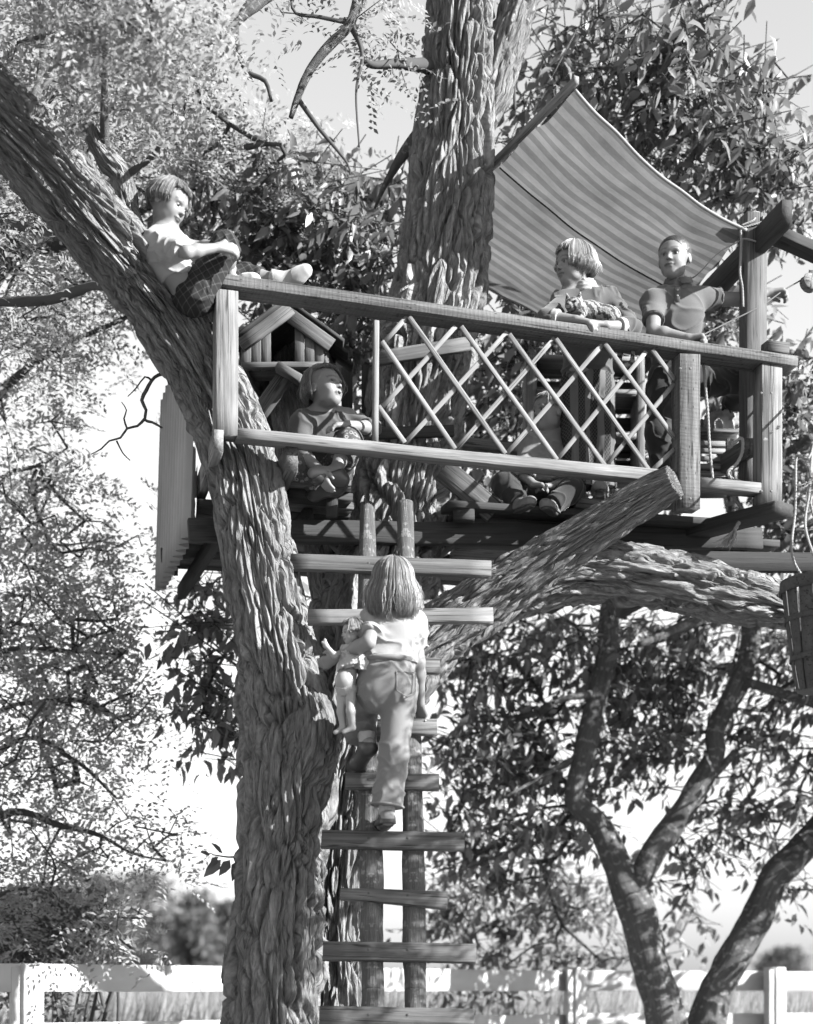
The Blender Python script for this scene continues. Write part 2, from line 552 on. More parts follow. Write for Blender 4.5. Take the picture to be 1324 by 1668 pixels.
def blob_points(blobs, rs, n_per=1.0):
    """blobs: (px,py,Y, rx_px, ry_px, rY, count) -> twig centres in world space"""
    out = []
    for (px, py, Y, rx, ry, rY, cnt) in blobs:
        k = max(1, int(cnt * n_per))
        d = rs.normal(size=(k, 3))
        d /= np.linalg.norm(d, axis=1)[:, None]
        d *= (rs.uniform(0, 1, k) ** 0.42)[:, None]
        s = Y / FPX
        c = P(px, py, Y)
        out.append(c + d * np.array([rx * s, rY, ry * s]))
    return np.concatenate(out)


GAPS = [(480, 90, 170, 125), (400, 60, 100, 80), (560, 160, 110, 95), (640, 190, 80, 95), (60, 640, 40, 40), (170, 560, 40, 30), (215, 720, 62, 130), (275, 860, 45, 120), (250, 1240, 70, 60), (1275, 60, 75, 62), (1290, 470, 60, 70), (1215, 30, 50, 30), (350, 1330, 45, 110), (290, 1120, 40, 60)]


def open_gaps(p, gaps=None, ymax=99):
    """drop twigs where the photograph shows open sky"""
    px = CX + p[:, 0] / p[:, 1] * FPX
    py = HY - (p[:, 2] - CAMZ) / p[:, 1] * FPX
    keep = np.ones(len(p), bool)
    for (x, y, rx, ry) in (gaps or GAPS):
        keep &= ~((((px - x) / rx) ** 2 + ((py - y) / ry) ** 2 < 1) & (p[:, 1] < ymax))
    return p[keep]


def skeleton(roots, pts, r_tip=0.003, sag=0.05, rs=None, max_r=0.05):
    """join twig centres to the nearest wood already there; returns tubes"""
    roots = np.asarray(roots, float)
    nodes = [r for r in roots]
    par = [-1] * len(nodes)
    d0 = np.min(np.linalg.norm(pts[:, None] - roots[None], axis=2), axis=1)
    order = np.argsort(d0)
    arr = np.zeros((len(roots) + len(pts) * 4, 3))
    arr[:len(roots)] = roots
    m = len(roots)
    tips = []
    for i in order:
        p = pts[i]
        d = np.linalg.norm(arr[:m] - p, axis=1)
        j = int(np.argmin(d))
        # walk there in up to 3 bent steps
        L = d[j]
        steps = 1 if L < 0.25 else (2 if L < 0.7 else 3)
        prev = j
        for k in range(1, steps + 1):
            t = k / steps
            q = arr[j] * (1 - t) + p * t
            if k < steps:
                q = q + rs.normal(size=3) * L * 0.07 + np.array([0, 0, sag * L * math.sin(math.pi * t)])
            arr[m] = q
            par.append(prev)
            prev = m
            m += 1
        tips.append(prev)
    par = np.array(par)
    load = np.ones(m)
    for i in range(m - 1, len(roots) - 1, -1):
        if par[i] >= 0:
            load[par[i]] += load[i]
    rad = np.minimum(r_tip * load ** 0.42, max_r)
    tubes = []
    for i in range(len(roots), m):
        a, b = par[i], i
        ra = min(rad[a], rad[b] * 1.35) if a >= len(roots) else rad[b] * 1.2
        tubes.append(np.array([[*arr[a], ra], [*arr[b], rad[b]]]))
    return tubes


def cherry_foliage(twigs, rs, size=0.115, per=11, spread=0.22, droop=0.6):
    """alternate pointed leaves hanging along drooping shoots"""
    n = len(twigs)
    ax = rs.normal(size=(n, 3))
    ax[:, 2] = ax[:, 2] * 0.4 - 0.25
    ax /= np.linalg.norm(ax, axis=1)[:, None]
    t = np.tile(np.linspace(-1, 1, per), (n, 1)) + rs.normal(size=(n, per)) * 0.08
    pos = twigs[:, None] + ax[:, None] * (t * spread)[..., None]
    pos[..., 2] -= (t ** 2) * spread * 0.25
    side = np.cross(ax, rs.normal(size=(n, 3)))
    side /= np.linalg.norm(side, axis=1)[:, None]
    sg = np.where(np.arange(per) % 2 == 0, 1, -1)[None, :, None]
    d = side[:, None] * sg * 0.8 + ax[:, None] * 0.55 + rs.normal(size=(n, per, 3)) * 0.35
    d[..., 2] -= droop
    nr = rs.normal(size=(n, per, 3)) * 0.55
    nr[..., 2] += 1.0
    sz = size * rs.uniform(0.55, 1.2, (n, per))
    tn = np.clip(rs.uniform(0, 1, (n, 1)) * 0.6 + rs.uniform(0, 0.5, (n, per)), 0, 1)
    shoots = [np.array([[*(twigs[i] - ax[i] * spread), 0.003], [*twigs[i], 0.0035], [*(twigs[i] + ax[i] * spread), 0.0018]]) for i in range(n)]
    return pos.reshape(-1, 3), d.reshape(-1, 3), nr.reshape(-1, 3), sz.ravel(), tn.ravel(), shoots


def locust_foliage(twigs, rs, size=0.032, nl=7, pairs=6, rach=0.15, spread=0.16):
    """feathery compound leaves: paired leaflets on drooping stalks"""
    n = len(twigs)
    b = np.repeat(twigs, nl, 0) + rs.normal(size=(n * nl, 3)) * spread * 0.5
    d = rs.normal(size=(n * nl, 3))
    d[:, 2] = d[:, 2] * 0.5 - 0.35
    d /= np.linalg.norm(d, axis=1)[:, None]
    s = np.cross(d, rs.normal(size=d.shape) * 0.5 + [0, 0, 1])
    s /= np.linalg.norm(s, axis=1)[:, None]
    up = np.cross(s, d)
    t = np.linspace(0.12, 1, pairs)
    P0 = b[:, None, None] + d[:, None, None] * (t * rach)[None, :, None, None]
    P0 = P0 - np.array([0, 0, 1.0]) * (t ** 2 * rach * 0.3)[None, :, None, None]
    sg = np.array([1, -1])[None, None, :, None]
    pos = np.broadcast_to(P0, (n * nl, pairs, 2, 3))
    dr = s[:, None, None] * sg + 0.45 * d[:, None, None] + rs.normal(size=(n * nl, pairs, 2, 3)) * 0.22
    nr = up[:, None, None] + rs.normal(size=(n * nl, pairs, 2, 3)) * 0.4
    sz = size * rs.uniform(0.7, 1.15, (n * nl, pairs, 2))
    tn = np.clip(np.repeat(rs.uniform(0, 0.7, (n, 1)), nl, 0)[:, :, None] + rs.uniform(0, 0.35, (n * nl, pairs, 2)), 0, 1)
    return pos.reshape(-1, 3), dr.reshape(-1, 3), nr.reshape(-1, 3), sz.ravel(), tn.ravel()


def in_frame(p, m=0):
    px = CX + p[:, 0] / p[:, 1] * FPX
    py = HY - (p[:, 2] - CAMZ) / p[:, 1] * FPX
    return (px > -m) & (px < 1324 + m) & (py > -m) & (py < 1668 + m)


def single_leaves(parent, tmpl, pos, d, nr, sz, mat, sel, width=1.0):
    """the largest-looking leaves as objects of their own, sharing one mesh in four shades"""
    Vt, Ft = tmpl
    mes = []
    for k, tv in enumerate((0.2, 0.45, 0.7, 0.95)):
        Vk = Vt * np.array([1, width, 0.4 + 0.5 * k])
        mes.append(mesh_np('leaf', Vk, [Ft], mat, False, None, np.full(len(Vt), tv)))
    for n_, i in enumerate(sel):
        x = unit(d[i])
        nn = nr[i] + 0.9 * np.array(SUN_TO)
        z = unit(nn - x * np.dot(nn, x))
        y = np.cross(z, x)
        s = sz[i]
        mx = Matrix(((x[0] * s, y[0] * s, z[0] * s, pos[i][0]), (x[1] * s, y[1] * s, z[1] * s, pos[i][1]), (x[2] * s, y[2] * s, z[2] * s, pos[i][2]), (0, 0, 0, 1)))
        link('leaf', mes[n_ % 4], parent, mx)
# ------------------------------------------------------------------ the setting
n_ = 60
gx = np.linspace(-900, 900, n_)
gy = np.concatenate([np.linspace(-60, 60, 25), np.linspace(70, 1500, 35)])
GX, GY = np.meshgrid(gx, gy)
GZ = 0.12 * fbm(np.stack([GX * 0.05, GY * 0.05, GX * 0], -1), 3, 2) * (GY > 20) - 0.02
idx = np.arange(n_ * len(gy)).reshape(len(gy), n_)
q = np.stack([idx[:-1, :-1], idx[:-1, 1:], idx[1:, 1:], idx[1:, :-1]], -1).reshape(-1, 4)
tag(link('ground', mesh_np('ground', np.stack([GX, GY, GZ], -1).reshape(-1, 3), [q], M['ground'])), kind='structure')

# tall hay grass of the field beyond the fence
rs = np.random.RandomState(11)
n = 42000
yy = 13.5 + 60 * rs.uniform(0, 1, n) ** 1.6
xx = (rs.uniform(-0.30, 0.30, n)) * yy
pos = np.stack([xx, yy, np.zeros(n)], 1)
d = np.stack([rs.normal(size=n) * 0.25 + 0.1, rs.normal(size=n) * 0.25, np.ones(n)], 1)
nr = np.stack([rs.normal(size=n) * 0.5, -np.ones(n), rs.normal(size=n) * 0.2], 1)
o = link('field_grass', leaves_mesh('field_grass', BLADE, pos, d, nr, rs.uniform(0.75, 1.22, n), M['grass'], rs, width=0.03))
tag(o, 'tall pale hay grass of the field seen between the fence boards', 'grass', kind='stuff')

# white board fence: two straight runs meeting at the post right of the ladder
fence = empty('board_fence', P(30, 1668, 8.9) * [1, 1, 0], 'white painted board fence running along the bottom of the picture', 'fence')
fA, fB, fC, fD = P(-80, 1590, 8.55), P(935, 1590, 12.35), P(1258, 1590, 12.7), P(1500, 1590, 12.95)
HR = (1.265, 0.965, 0.665, 0.365)
for (a, b, dz) in ((fA, fB, 0.0), (fB, fC, -0.025), (fC, fD, -0.03)):
    for h in HR:
        sag = rnd.uniform(-0.008, 0.008)
        board('rail', [a[0], a[1] - 0.0, h - 0.07 + dz], [b[0], b[1] - 0.0, h - 0.075 + dz + sag - (0.02 if a is fA else 0)], 0.142, 0.024, fence, M['paint'], wob=0.002)
ab = unit((fB - fA) * [1, 1, 0])
for (p, w) in ((P(50, 1590, 8.98), 0.125), (fA + (fB - fA) * 0.56, 0.12), (fB, 0.125), (fC, 0.125), (fD, 0.125)):
    f = np.array([p[0], p[1] - 0.075, 0])
    board('post', [f[0], f[1], -0.3], [f[0], f[1], 1.262], w, 0.11, fence, M['paint'], up=ab, wob=0.003)
    # flat face board nailed over the joint
    board('face_board', [f[0] - 0.03, f[1] - 0.066, -0.1], [f[0] - 0.03, f[1] - 0.066, 1.245], 0.10, 0.02, fence, M['paint'], up=ab, wob=0.003)


# far pines beyond the field
def pine(px, top, base, w, Y, seed, label):
    rs = np.random.RandomState(seed)
    s = Y / FPX
    b = P(px, base, Y)
    b[2] = 0.0
    H = CAMZ + (HY - top + 10) * s
    w = w * 1.25
    root = empty('pine_tree', b, label, 'tree', 'far pine trees beyond the field')
    limb3('trunk', [[b[0], b[1], -0.2, 0.22], [b[0] + rs.normal() * 0.2, b[1], H * 0.5, 0.17], [b[0], b[1], H * 0.97, 0.03]], root, M['twig'], 0.5, 8)
    n = 4200
    ncl = 90
    h0 = rs.uniform(0.18, 1.0, ncl)
    rr = w * s * 0.5 * (1.05 - h0) ** 0.55 * 1.15 + 0.25
    an = rs.uniform(0, 2 * np.pi, ncl)
    rad = rr * rs.uniform(0.2, 1, ncl)
    cl = np.stack([b[0] + np.cos(an) * rad, b[1] + np.sin(an) * rad, h0 * H * 0.97 - 0.1 * rad], 1)
    k = rs.randint(0, ncl, n)
    p = cl[k] + rs.normal(size=(n, 3)) * np.array([0.55, 0.55, 0.25]) * (w * s / 4.0)
    d = rs.normal(size=(n, 3))
    d[:, 2] += 0.3
    p[:, 2] = np.clip(p[:, 2], 0.3, H)
    link('crown', tag_mesh(leaves_mesh('crown', LEAF_SMALL, p, d, rs.normal(size=(n, 3)), rs.uniform(0.35, 0.8, n), M['pine'], rs, 0.8)), root)['kind'] = 'stuff'


def tag_mesh(m):
    return m


pine(165, 1436, 1600, 100, 150, 1, 'hazy far pine just right of the dark shrub, behind pale locust leaves')
pine(245, 1430, 1600, 84, 158, 2, 'broad round-topped far pine, tallest above the white fence at left')
pine(318, 1462, 1600, 62, 150, 3, 'slim pointed far pine with a flat-branched crown left of the big trunk')
pine(376, 1478, 1600, 56, 165, 4, 'far pine half hidden behind the left edge of the big leaning trunk')
pine(60, 1452, 1600, 90, 170, 5, 'far pine mostly hidden behind the dark shrub at lower left')
pine(285, 1500, 1600, 70, 190, 6, 'low far pine filling the gap between the two tallest ones at left')
pine(1275, 1556, 1600, 60, 210, 7, 'small distant pine above the white fence at far right')

for k_, (x_, t_, w_, Y_, lb_) in enumerate(((110, 1448, 60, 160, 'far pine rising directly above the fence post at lower left'), (205, 1452, 60, 175, 'far pine crown filling the space left of the tallest round pine'),
                                           (352, 1488, 50, 172, 'low far pine just right of the slim pointed one'), (20, 1462, 70, 180, 'far pine at the very left edge behind the shrub'), (400, 1500, 60, 185, 'far pine behind the base of the leaning trunk'))):
    pine(x_, t_, 1600, w_, Y_, 20 + k_, lb_)
# ------------------------------------------------------------------ leaning locust (left stem)
rsA = np.random.RandomState(21)
treeA = empty('leaning_locust_tree', P(450, 1668, 7.5) * [1, 1, 0], 'thick furrowed locust trunk leaning to the upper left past the corner post', 'tree')
bark_limb('trunk', [(455, 1990, 7.5, 250), (448, 1760, 7.5, 182), (448, 1640, 7.5, 160), (452, 1520, 7.5, 150), (462, 1400, 7.5, 138), (470, 1280, 7.5, 140), (468, 1160, 7.5, 142), (448, 1050, 7.5, 122),
                    (428, 950, 7.5, 116), (412, 850, 7.5, 112), (398, 775, 7.5, 110), (372, 705, 7.5, 112), (338, 630, 7.48, 110), (300, 560, 7.42, 108), (255, 490, 7.33, 104), (205, 425, 7.2, 106),
                    (150, 358, 7.0, 108), (95, 295, 6.8, 110), (30, 222, 6.6, 112), (-60, 130, 6.35, 112), (-160, 10, 6.1, 108)],
          treeA, M['bark'], depth=0.078, cell=0.064, stretch=6, ds=0.0095, seed=4, lobes=0.16)
bark_limb('burl', [(470, 1290, 7.42, 60), (495, 1235, 7.40, 96), (505, 1180, 7.38, 92), (500, 1140, 7.40, 60), (496, 1118, 7.44, 26)], treeA, M['bark'], depth=0.026, cell=0.05, stretch=3, ds=0.009, seed=9, lobes=0.25)
bark_limb('branch_stub', [(222, 400, 7.25, 44), (208, 345, 7.22, 38), (196, 290, 7.2, 36), (172, 258, 7.16, 34), (150, 222, 7.12, 28), (144, 200, 7.1, 20)], treeA, M['bark'], depth=0.014, cell=0.04, ds=0.01, seed=12, nmin=40)
limbsA = [
    [(172, 255, 7.16, 16), (170, 160, 7.0, 12), (172, 60, 6.8, 9), (165, -40, 6.7, 7)],
    [(205, 285, 7.2, 14), (240, 262, 7.1, 9), (262, 235, 7.0, 6)],
    [(-60, 130, 6.35, 60), (-30, -60, 6.4, 36), (90, -160, 6.3, 24), (230, -60, 6.3, 10)],
    [(20, 230, 6.7, 30), (60, 150, 7.4, 14), (70, 60, 8.1, 10), (60, -20, 8.2, 7)],
    [(190, 425, 7.2, 24), (120, 392, 7.6, 20), (60, 372, 8.0, 17), (-30, 362, 8.3, 14)],
    [(250, 500, 7.35, 18), (160, 466, 7.8, 15), (80, 488, 8.2, 16), (-30, 492, 8.5, 14)],
    [(318, 590, 7.5, 9), (285, 604, 7.5, 6), (258, 611, 7.5, 5), (247, 620, 7.5, 5), (238, 636, 7.5, 6), (231, 652, 7.5, 6), (238, 668, 7.5, 5), (236, 684, 7.5, 5), (248, 688, 7.5, 4), (264, 697, 7.5, 3)],
    [(236, 682, 7.5, 5), (224, 694, 7.5, 4), (207, 698, 7.5, 4), (196, 713, 7.5, 3.5), (178, 718, 7.5, 3), (165, 731, 7.5, 2.5), (148, 740, 7.5, 1.5)],
    [(207, 698, 7.5, 3), (202, 682, 7.5, 2.5), (206, 668, 7.5, 2), (198, 655, 7.5, 1.5)],
    [(247, 620, 7.5, 4), (236, 614, 7.5, 3), (222, 632, 7.5, 2.5), (208, 646, 7.5, 1.5)],
    [(190, 718, 7.5, 3), (200, 738, 7.5, 2), (212, 750, 7.5, 1.5)],
]
for k, l in enumerate(limbsA):
    plain_limb('branch', l, treeA, M['twig'] if k > 4 else M['bark_smooth'], seed=30 + k, knob=0.2, ds=0.02)
tw = blob_points([(50, 50, 8.2, 130, 90, 0.5, 26), (235, 40, 6.2, 120, 70, 0.4, 34), (130, 170, 8.0, 90, 60, 0.4, 18), (130, 30, 6.3, 60, 40, 0.3, 8), (300, 120, 7.9, 80, 60, 0.4, 16),
                  (330, 30, 6.6, 80, 60, 0.4, 12), (-120, -120, 6.0, 300, 160, 0.9, 30), (260, -160, 6.6, 280, 110, 0.9, 24), (60, 330, 8.0, 90, 60, 0.5, 18), (40, 520, 8.6, 90, 80, 0.5, 20)], rsA)
rootsA = [P(*k[:3]) for l in limbsA[:6] for k in l] + [P(x, y, Y) for (x, y, Y) in ((95, 295, 6.8), (30, 222, 6.6), (150, 358, 7.0), (-60, 130, 6.35))]
tw = open_gaps(open_gaps(tw), [(175, 275, 75, 110)], 7.4)
V, F = tube_mesh(skeleton(rootsA, tw, 0.0022, 0.05, rsA, 0.012), 5)
link('twigs', mesh_np('twigs', V, F, M['twig']), treeA)['kind'] = 'stuff'
p, d, nr, sz, tn = locust_foliage(tw, rsA, 0.034, 8, 7, 0.17, 0.22)
link('foliage', leaves_mesh('foliage', LEAF_SMALL, p, d, nr, sz, M['leaf_locust'], rsA, 1.0, tn), treeA)['kind'] = 'stuff'

# ------------------------------------------------------------------ tall locust carrying the platform
rsB = np.random.RandomState(22)
treeB = empty('tall_locust_tree', P(555, 1668, 7.95) * [1, 1, 0], 'tall locust trunk rising through the tree house with two limbs under the platform', 'tree')
bark_limb('trunk', [(535, 1985, 7.95, 260), (540, 1760, 7.95, 175), (545, 1640, 7.95, 130), (545, 1500, 7.95, 118), (552, 1380, 7.95, 118), (560, 1250, 7.95, 130), (588, 1120, 8.0, 165), (612, 1010, 8.08, 176),
                    (632, 910, 8.15, 166), (655, 800, 8.2, 158), (675, 690, 8.25, 158), (694, 590, 8.3, 156), (716, 480, 8.3, 148), (728, 370, 8.3, 138), (737, 250, 8.3, 126), (744, 120, 8.28, 114), (750, 0, 8.25, 106), (756, -160, 8.2, 96), (770, -420, 8.15, 80), (800, -760, 8.1, 50)],
          treeB, M['bark'], depth=0.080, cell=0.064, stretch=7, ds=0.010, seed=6, lobes=0.12)
limbC = bark_limb('limb', [(600, 1150, 8.0, 130), (655, 1092, 7.97, 118), (715, 1035, 7.93, 100), (790, 978, 7.88, 90), (862, 928, 7.82, 80), (930, 885, 7.76, 72), (1000, 842, 7.68, 64), (1055, 808, 7.62, 58), (1099, 783, 7.56, 50)],
                  treeB, M['bark'], depth=0.036, cell=0.052, stretch=14, ds=0.009, seed=15, lobes=0.12, cut_end=True)
bark_limb('limb', [(800, 985, 7.92, 60), (870, 950, 7.95, 84), (950, 928, 7.98, 92), (1040, 935, 8.0, 96), (1120, 950, 8.02, 92), (1200, 968, 8.05, 84), (1270, 985, 8.1, 66), (1340, 996, 8.15, 52), (1480, 985, 8.2, 40)],
          treeB, M['bark'], depth=0.046, cell=0.060, stretch=13, ds=0.009, seed=17, lobes=0.16)
bark_limb('limb', [(770, 210, 8.3, 60), (800, 150, 8.3, 66), (820, 90, 8.3, 62), (842, 20, 8.3, 58), (872, -70, 8.3, 52), (930, -260, 8.3, 42)], treeB, M['bark'], depth=0.022, cell=0.05, ds=0.010, seed=19, nmin=50)
bark_limb('stem', [(560, 1010, 8.15, 80), (520, 850, 8.25, 66), (490, 760, 8.32, 62), (472, 670, 8.4, 60), (466, 600, 8.45, 54), (462, 560, 8.48, 46), (455, 540, 8.5, 24)], treeB, M['bark'], depth=0.022, cell=0.05, ds=0.011, seed=23, nmin=50)
limbsB = [
    [(700, 108, 8.2, 26), (650, 104, 8.1, 14), (600, 104, 8.0, 10), (585, 70, 8.0, 8), (560, 30, 8.0, 6)],
    [(760, -120, 8.2, 60), (620, -60, 8.0, 40), (570, 38, 7.9, 16), (540, 70, 7.9, 15), (505, 115, 7.9, 14), (485, 160, 7.9, 12), (474, 192, 7.9, 8)],
    [(485, 160, 7.9, 8), (520, 210, 7.9, 7), (565, 265, 7.9, 4), (570, 285, 7.9, 3)],
    [(600, -60, 8.0, 34), (470, -30, 7.8, 28), (405, 14, 7.7, 24), (388, 34, 7.7, 14), (345, 68, 7.7, 9), (292, 86, 7.7, 6)],
    [(385, 40, 7.7, 9), (388, 80, 7.7, 8), (402, 116, 7.7, 8), (432, 132, 7.7, 7), (442, 165, 7.7, 5)],
    [(572, 36, 7.9, 7), (590, 90, 7.9, 6), (580, 150, 7.9, 4), (585, 240, 7.9, 3)],
    [(570, 38, 7.9, 7), (520, 28, 7.9, 6), (482, 22, 7.9, 5), (474, 0, 7.9, 4), (470, -40, 7.9, 3)],
    [(695, 205, 8.3, 30), (672, 232, 8.35, 22), (650, 262, 8.4, 16), (628, 300, 8.45, 9), (610, 340, 8.5, 4)],
    [(850, 0, 8.3, 30), (836, 60, 8.6, 7), (838, 180, 8.7, 5)],
    [(1460, 988, 8.18, 30), (1600, 900, 7.2, 24), (1700, 820, 6.3, 16), (1745, 640, 5.9, 8)],  # unseen branch off to the right, added to carry the shading leaves
    [(770, -300, 8.2, 60), (660, -420, 7.4, 46), (560, -520, 6.6, 30)],
]
for k, l in enumerate(limbsB):
    plain_limb('branch', l, treeB, M['twig'] if k in (0, 2, 4, 5, 6, 8) else M['bark_smooth'], seed=50 + k, knob=0.2, ds=0.025)
tw = blob_points([
                  (380, 165, 9.0, 110, 60, 0.8, 26), (450, 250, 9.3, 130, 100, 0.8, 52), (300, 190, 9.2, 90, 100, 0.8, 34), (560, 200, 9.0, 90, 30, 0.6, 9), (330, 110, 8.6, 70, 40, 0.5, 12),
                  (540, -230, 8.0, 230, 130, 0.9, 26), (420, -380, 7.2, 300, 150, 1.2, 14), (1740, 740, 5.9, 260, 330, 0.6, 100)], rsB)  # last cluster is out of view, added to dapple the lower trunk with shade
tw = open_gaps(tw)
tw = np.vstack([tw, blob_points([(640, 40, 8.0, 35, 35, 0.3, 4), (655, 120, 8.1, 20, 25, 0.2, 2), (585, 30, 8.0, 25, 20, 0.2, 2), (440, 10, 7.8, 30, 15, 0.2, 2)], rsB)])
rootsB = [P(*k[:3]) for l in limbsB for k in l] + [P(430, 380, 8.6), P(400, 240, 8.7), P(455, 520, 8.5)]
V, F = tube_mesh(skeleton(rootsB, tw, 0.0022, 0.05, rsB, 0.014), 5)
link('twigs', mesh_np('twigs', V, F, M['twig']), treeB)['kind'] = 'stuff'
p, d, nr, sz, tn = locust_foliage(tw, rsB, 0.034, 8, 7, 0.17, 0.22)
link('foliage', leaves_mesh('foliage', LEAF_SMALL, p, d, nr, sz, M['leaf_locust'], rsB, 1.0, tn), treeB)['kind'] = 'stuff'

# ------------------------------------------------------------------ pale feathery locust further back on the left
rsL = np.random.RandomState(23)
treeL = empty('feathery_locust_tree', P(-160, 1668, 9.81) * [1, 1, 0], 'pale feathery locust tree filling the left edge behind the fence', 'tree')
plain_limb('trunk', [(-150, 1930, 9.81, 120), (-150, 1500, 9.81, 90), (-160, 1000, 9.81, 80), (-130, 500, 9.81, 60), (-100, 100, 9.81, 40), (-80, -200, 9.81, 20)], treeL, M['bark'], seed=70, nseg=24, ds=0.08)
limbsL = [[(-150, 1480, 9.81, 40), (0, 1330, 9.66, 14), (100, 1345, 9.59, 10), (165, 1362, 9.51, 7), (215, 1390, 9.44, 4), (270, 1402, 9.36, 3)],
          [(-160, 1250, 9.81, 36), (0, 1158, 9.66, 9.06), (60, 1145, 9.66, 9.06), (140, 1142, 9.59, 9), (200, 1175, 9.51, 4)],
          [(-160, 1150, 9.81, 36), (0, 1062, 9.51, 9), (120, 1062, 9.51, 6), (200, 1066, 9.51, 4)],
          [(-160, 1380, 9.81, 36), (20, 1210, 9.66, 10), (120, 1238, 9.59, 8), (190, 1300, 9.51, 4)],
          [(-140, 800, 9.81, 36), (0, 640, 9.81, 18), (90, 570, 9.81, 9.06), (200, 520, 9.81, 8), (280, 470, 9.81, 5)],
          [(-140, 700, 9.81, 40), (0, 430, 9.36, 40), (90, 395, 9.36, 34), (170, 370, 9.51, 20), (260, 330, 9.66, 9.06)],
          [(-130, 500, 9.81, 40), (0, 300, 9.81, 24), (140, 200, 9.81, 16), (260, 130, 9.81, 10)],
          [(-140, 900, 9.81, 30), (0, 780, 9.81, 9.06), (60, 760, 9.81, 8), (110, 730, 9.81, 4)],
          [(-150, 1600, 9.81, 30), (-20, 1470, 9.36, 10), (60, 1450, 9.21, 7), (150, 1500, 9.06, 4), (215, 1545, 9.06, 3)]]
for k, l in enumerate(limbsL):
    plain_limb('branch', l, treeL, M['twig'], seed=80 + k, knob=0.15, ds=0.06, nseg=8)
tw = blob_points([(60, 900, 9.81, 110, 90, 1.0, 95), (170, 880, 9.81, 60, 70, 0.7, 34), (50, 1020, 9.81, 130, 90, 1.0, 100), (190, 1040, 9.66, 70, 90, 0.8, 62), (60, 1160, 9.81, 130, 90, 1.0, 95), (200, 1150, 9.66, 80, 70, 0.7, 54),
                  (50, 1280, 9.74, 110, 90, 1.0, 66), (190, 1260, 9.59, 90, 60, 0.7, 26), (220, 1360, 9.44, 100, 45, 0.6, 30), (60, 1390, 9.59, 110, 70, 0.9, 52), (290, 1300, 9.44, 30, 40, 0.4, 5), (150, 1480, 9.14, 100, 60, 0.7, 36), (20, 1500, 9.29, 70, 70, 0.7, 26),
                  (40, 700, 9.81, 90, 100, 1.0, 60), (60, 570, 9.81, 120, 70, 1.0, 50), (100, 450, 9.81, 160, 90, 1.2, 90), (250, 400, 9.97, 130, 100, 1.2, 80), (160, 300, 9.81, 170, 100, 1.2, 90), (60, 200, 9.81, 170, 120, 1.2, 80), (300, 230, 9.97, 150, 110, 1.2, 90), (200, 90, 9.81, 200, 90, 1.2, 90), (420, 300, 10.12, 130, 90, 1.0, 70),
                  (520, 250, 10.12, 100, 50, 0.8, 26), (-200, 700, 9.81, 150, 500, 1.5, 90), (60, 800, 9.81, 60, 60, 0.8, 24), (100, 650, 9.81, 50, 60, 0.6, 14)], rsL, 0.5)
rootsL = [P(*k[:3]) for l in limbsL for k in l] + [P(-160, 1000, 9.81), P(-130, 500, 9.81)]
tw = open_gaps(tw)
V, F = tube_mesh(skeleton(rootsL, tw, 0.0030, 0.05, rsL, 0.03), 4)
link('twigs', mesh_np('twigs', V, F, M['twig']), treeL)['kind'] = 'stuff'
p, d, nr, sz, tn = locust_foliage(tw, rsL, 0.040, 6, 6, 0.18, 0.30)
link('foliage', leaves_mesh('foliage', LEAF_SMALL, p, d, nr, sz, M['leaf_locust_far'], rsL, 1.0, tn), treeL)['kind'] = 'stuff'

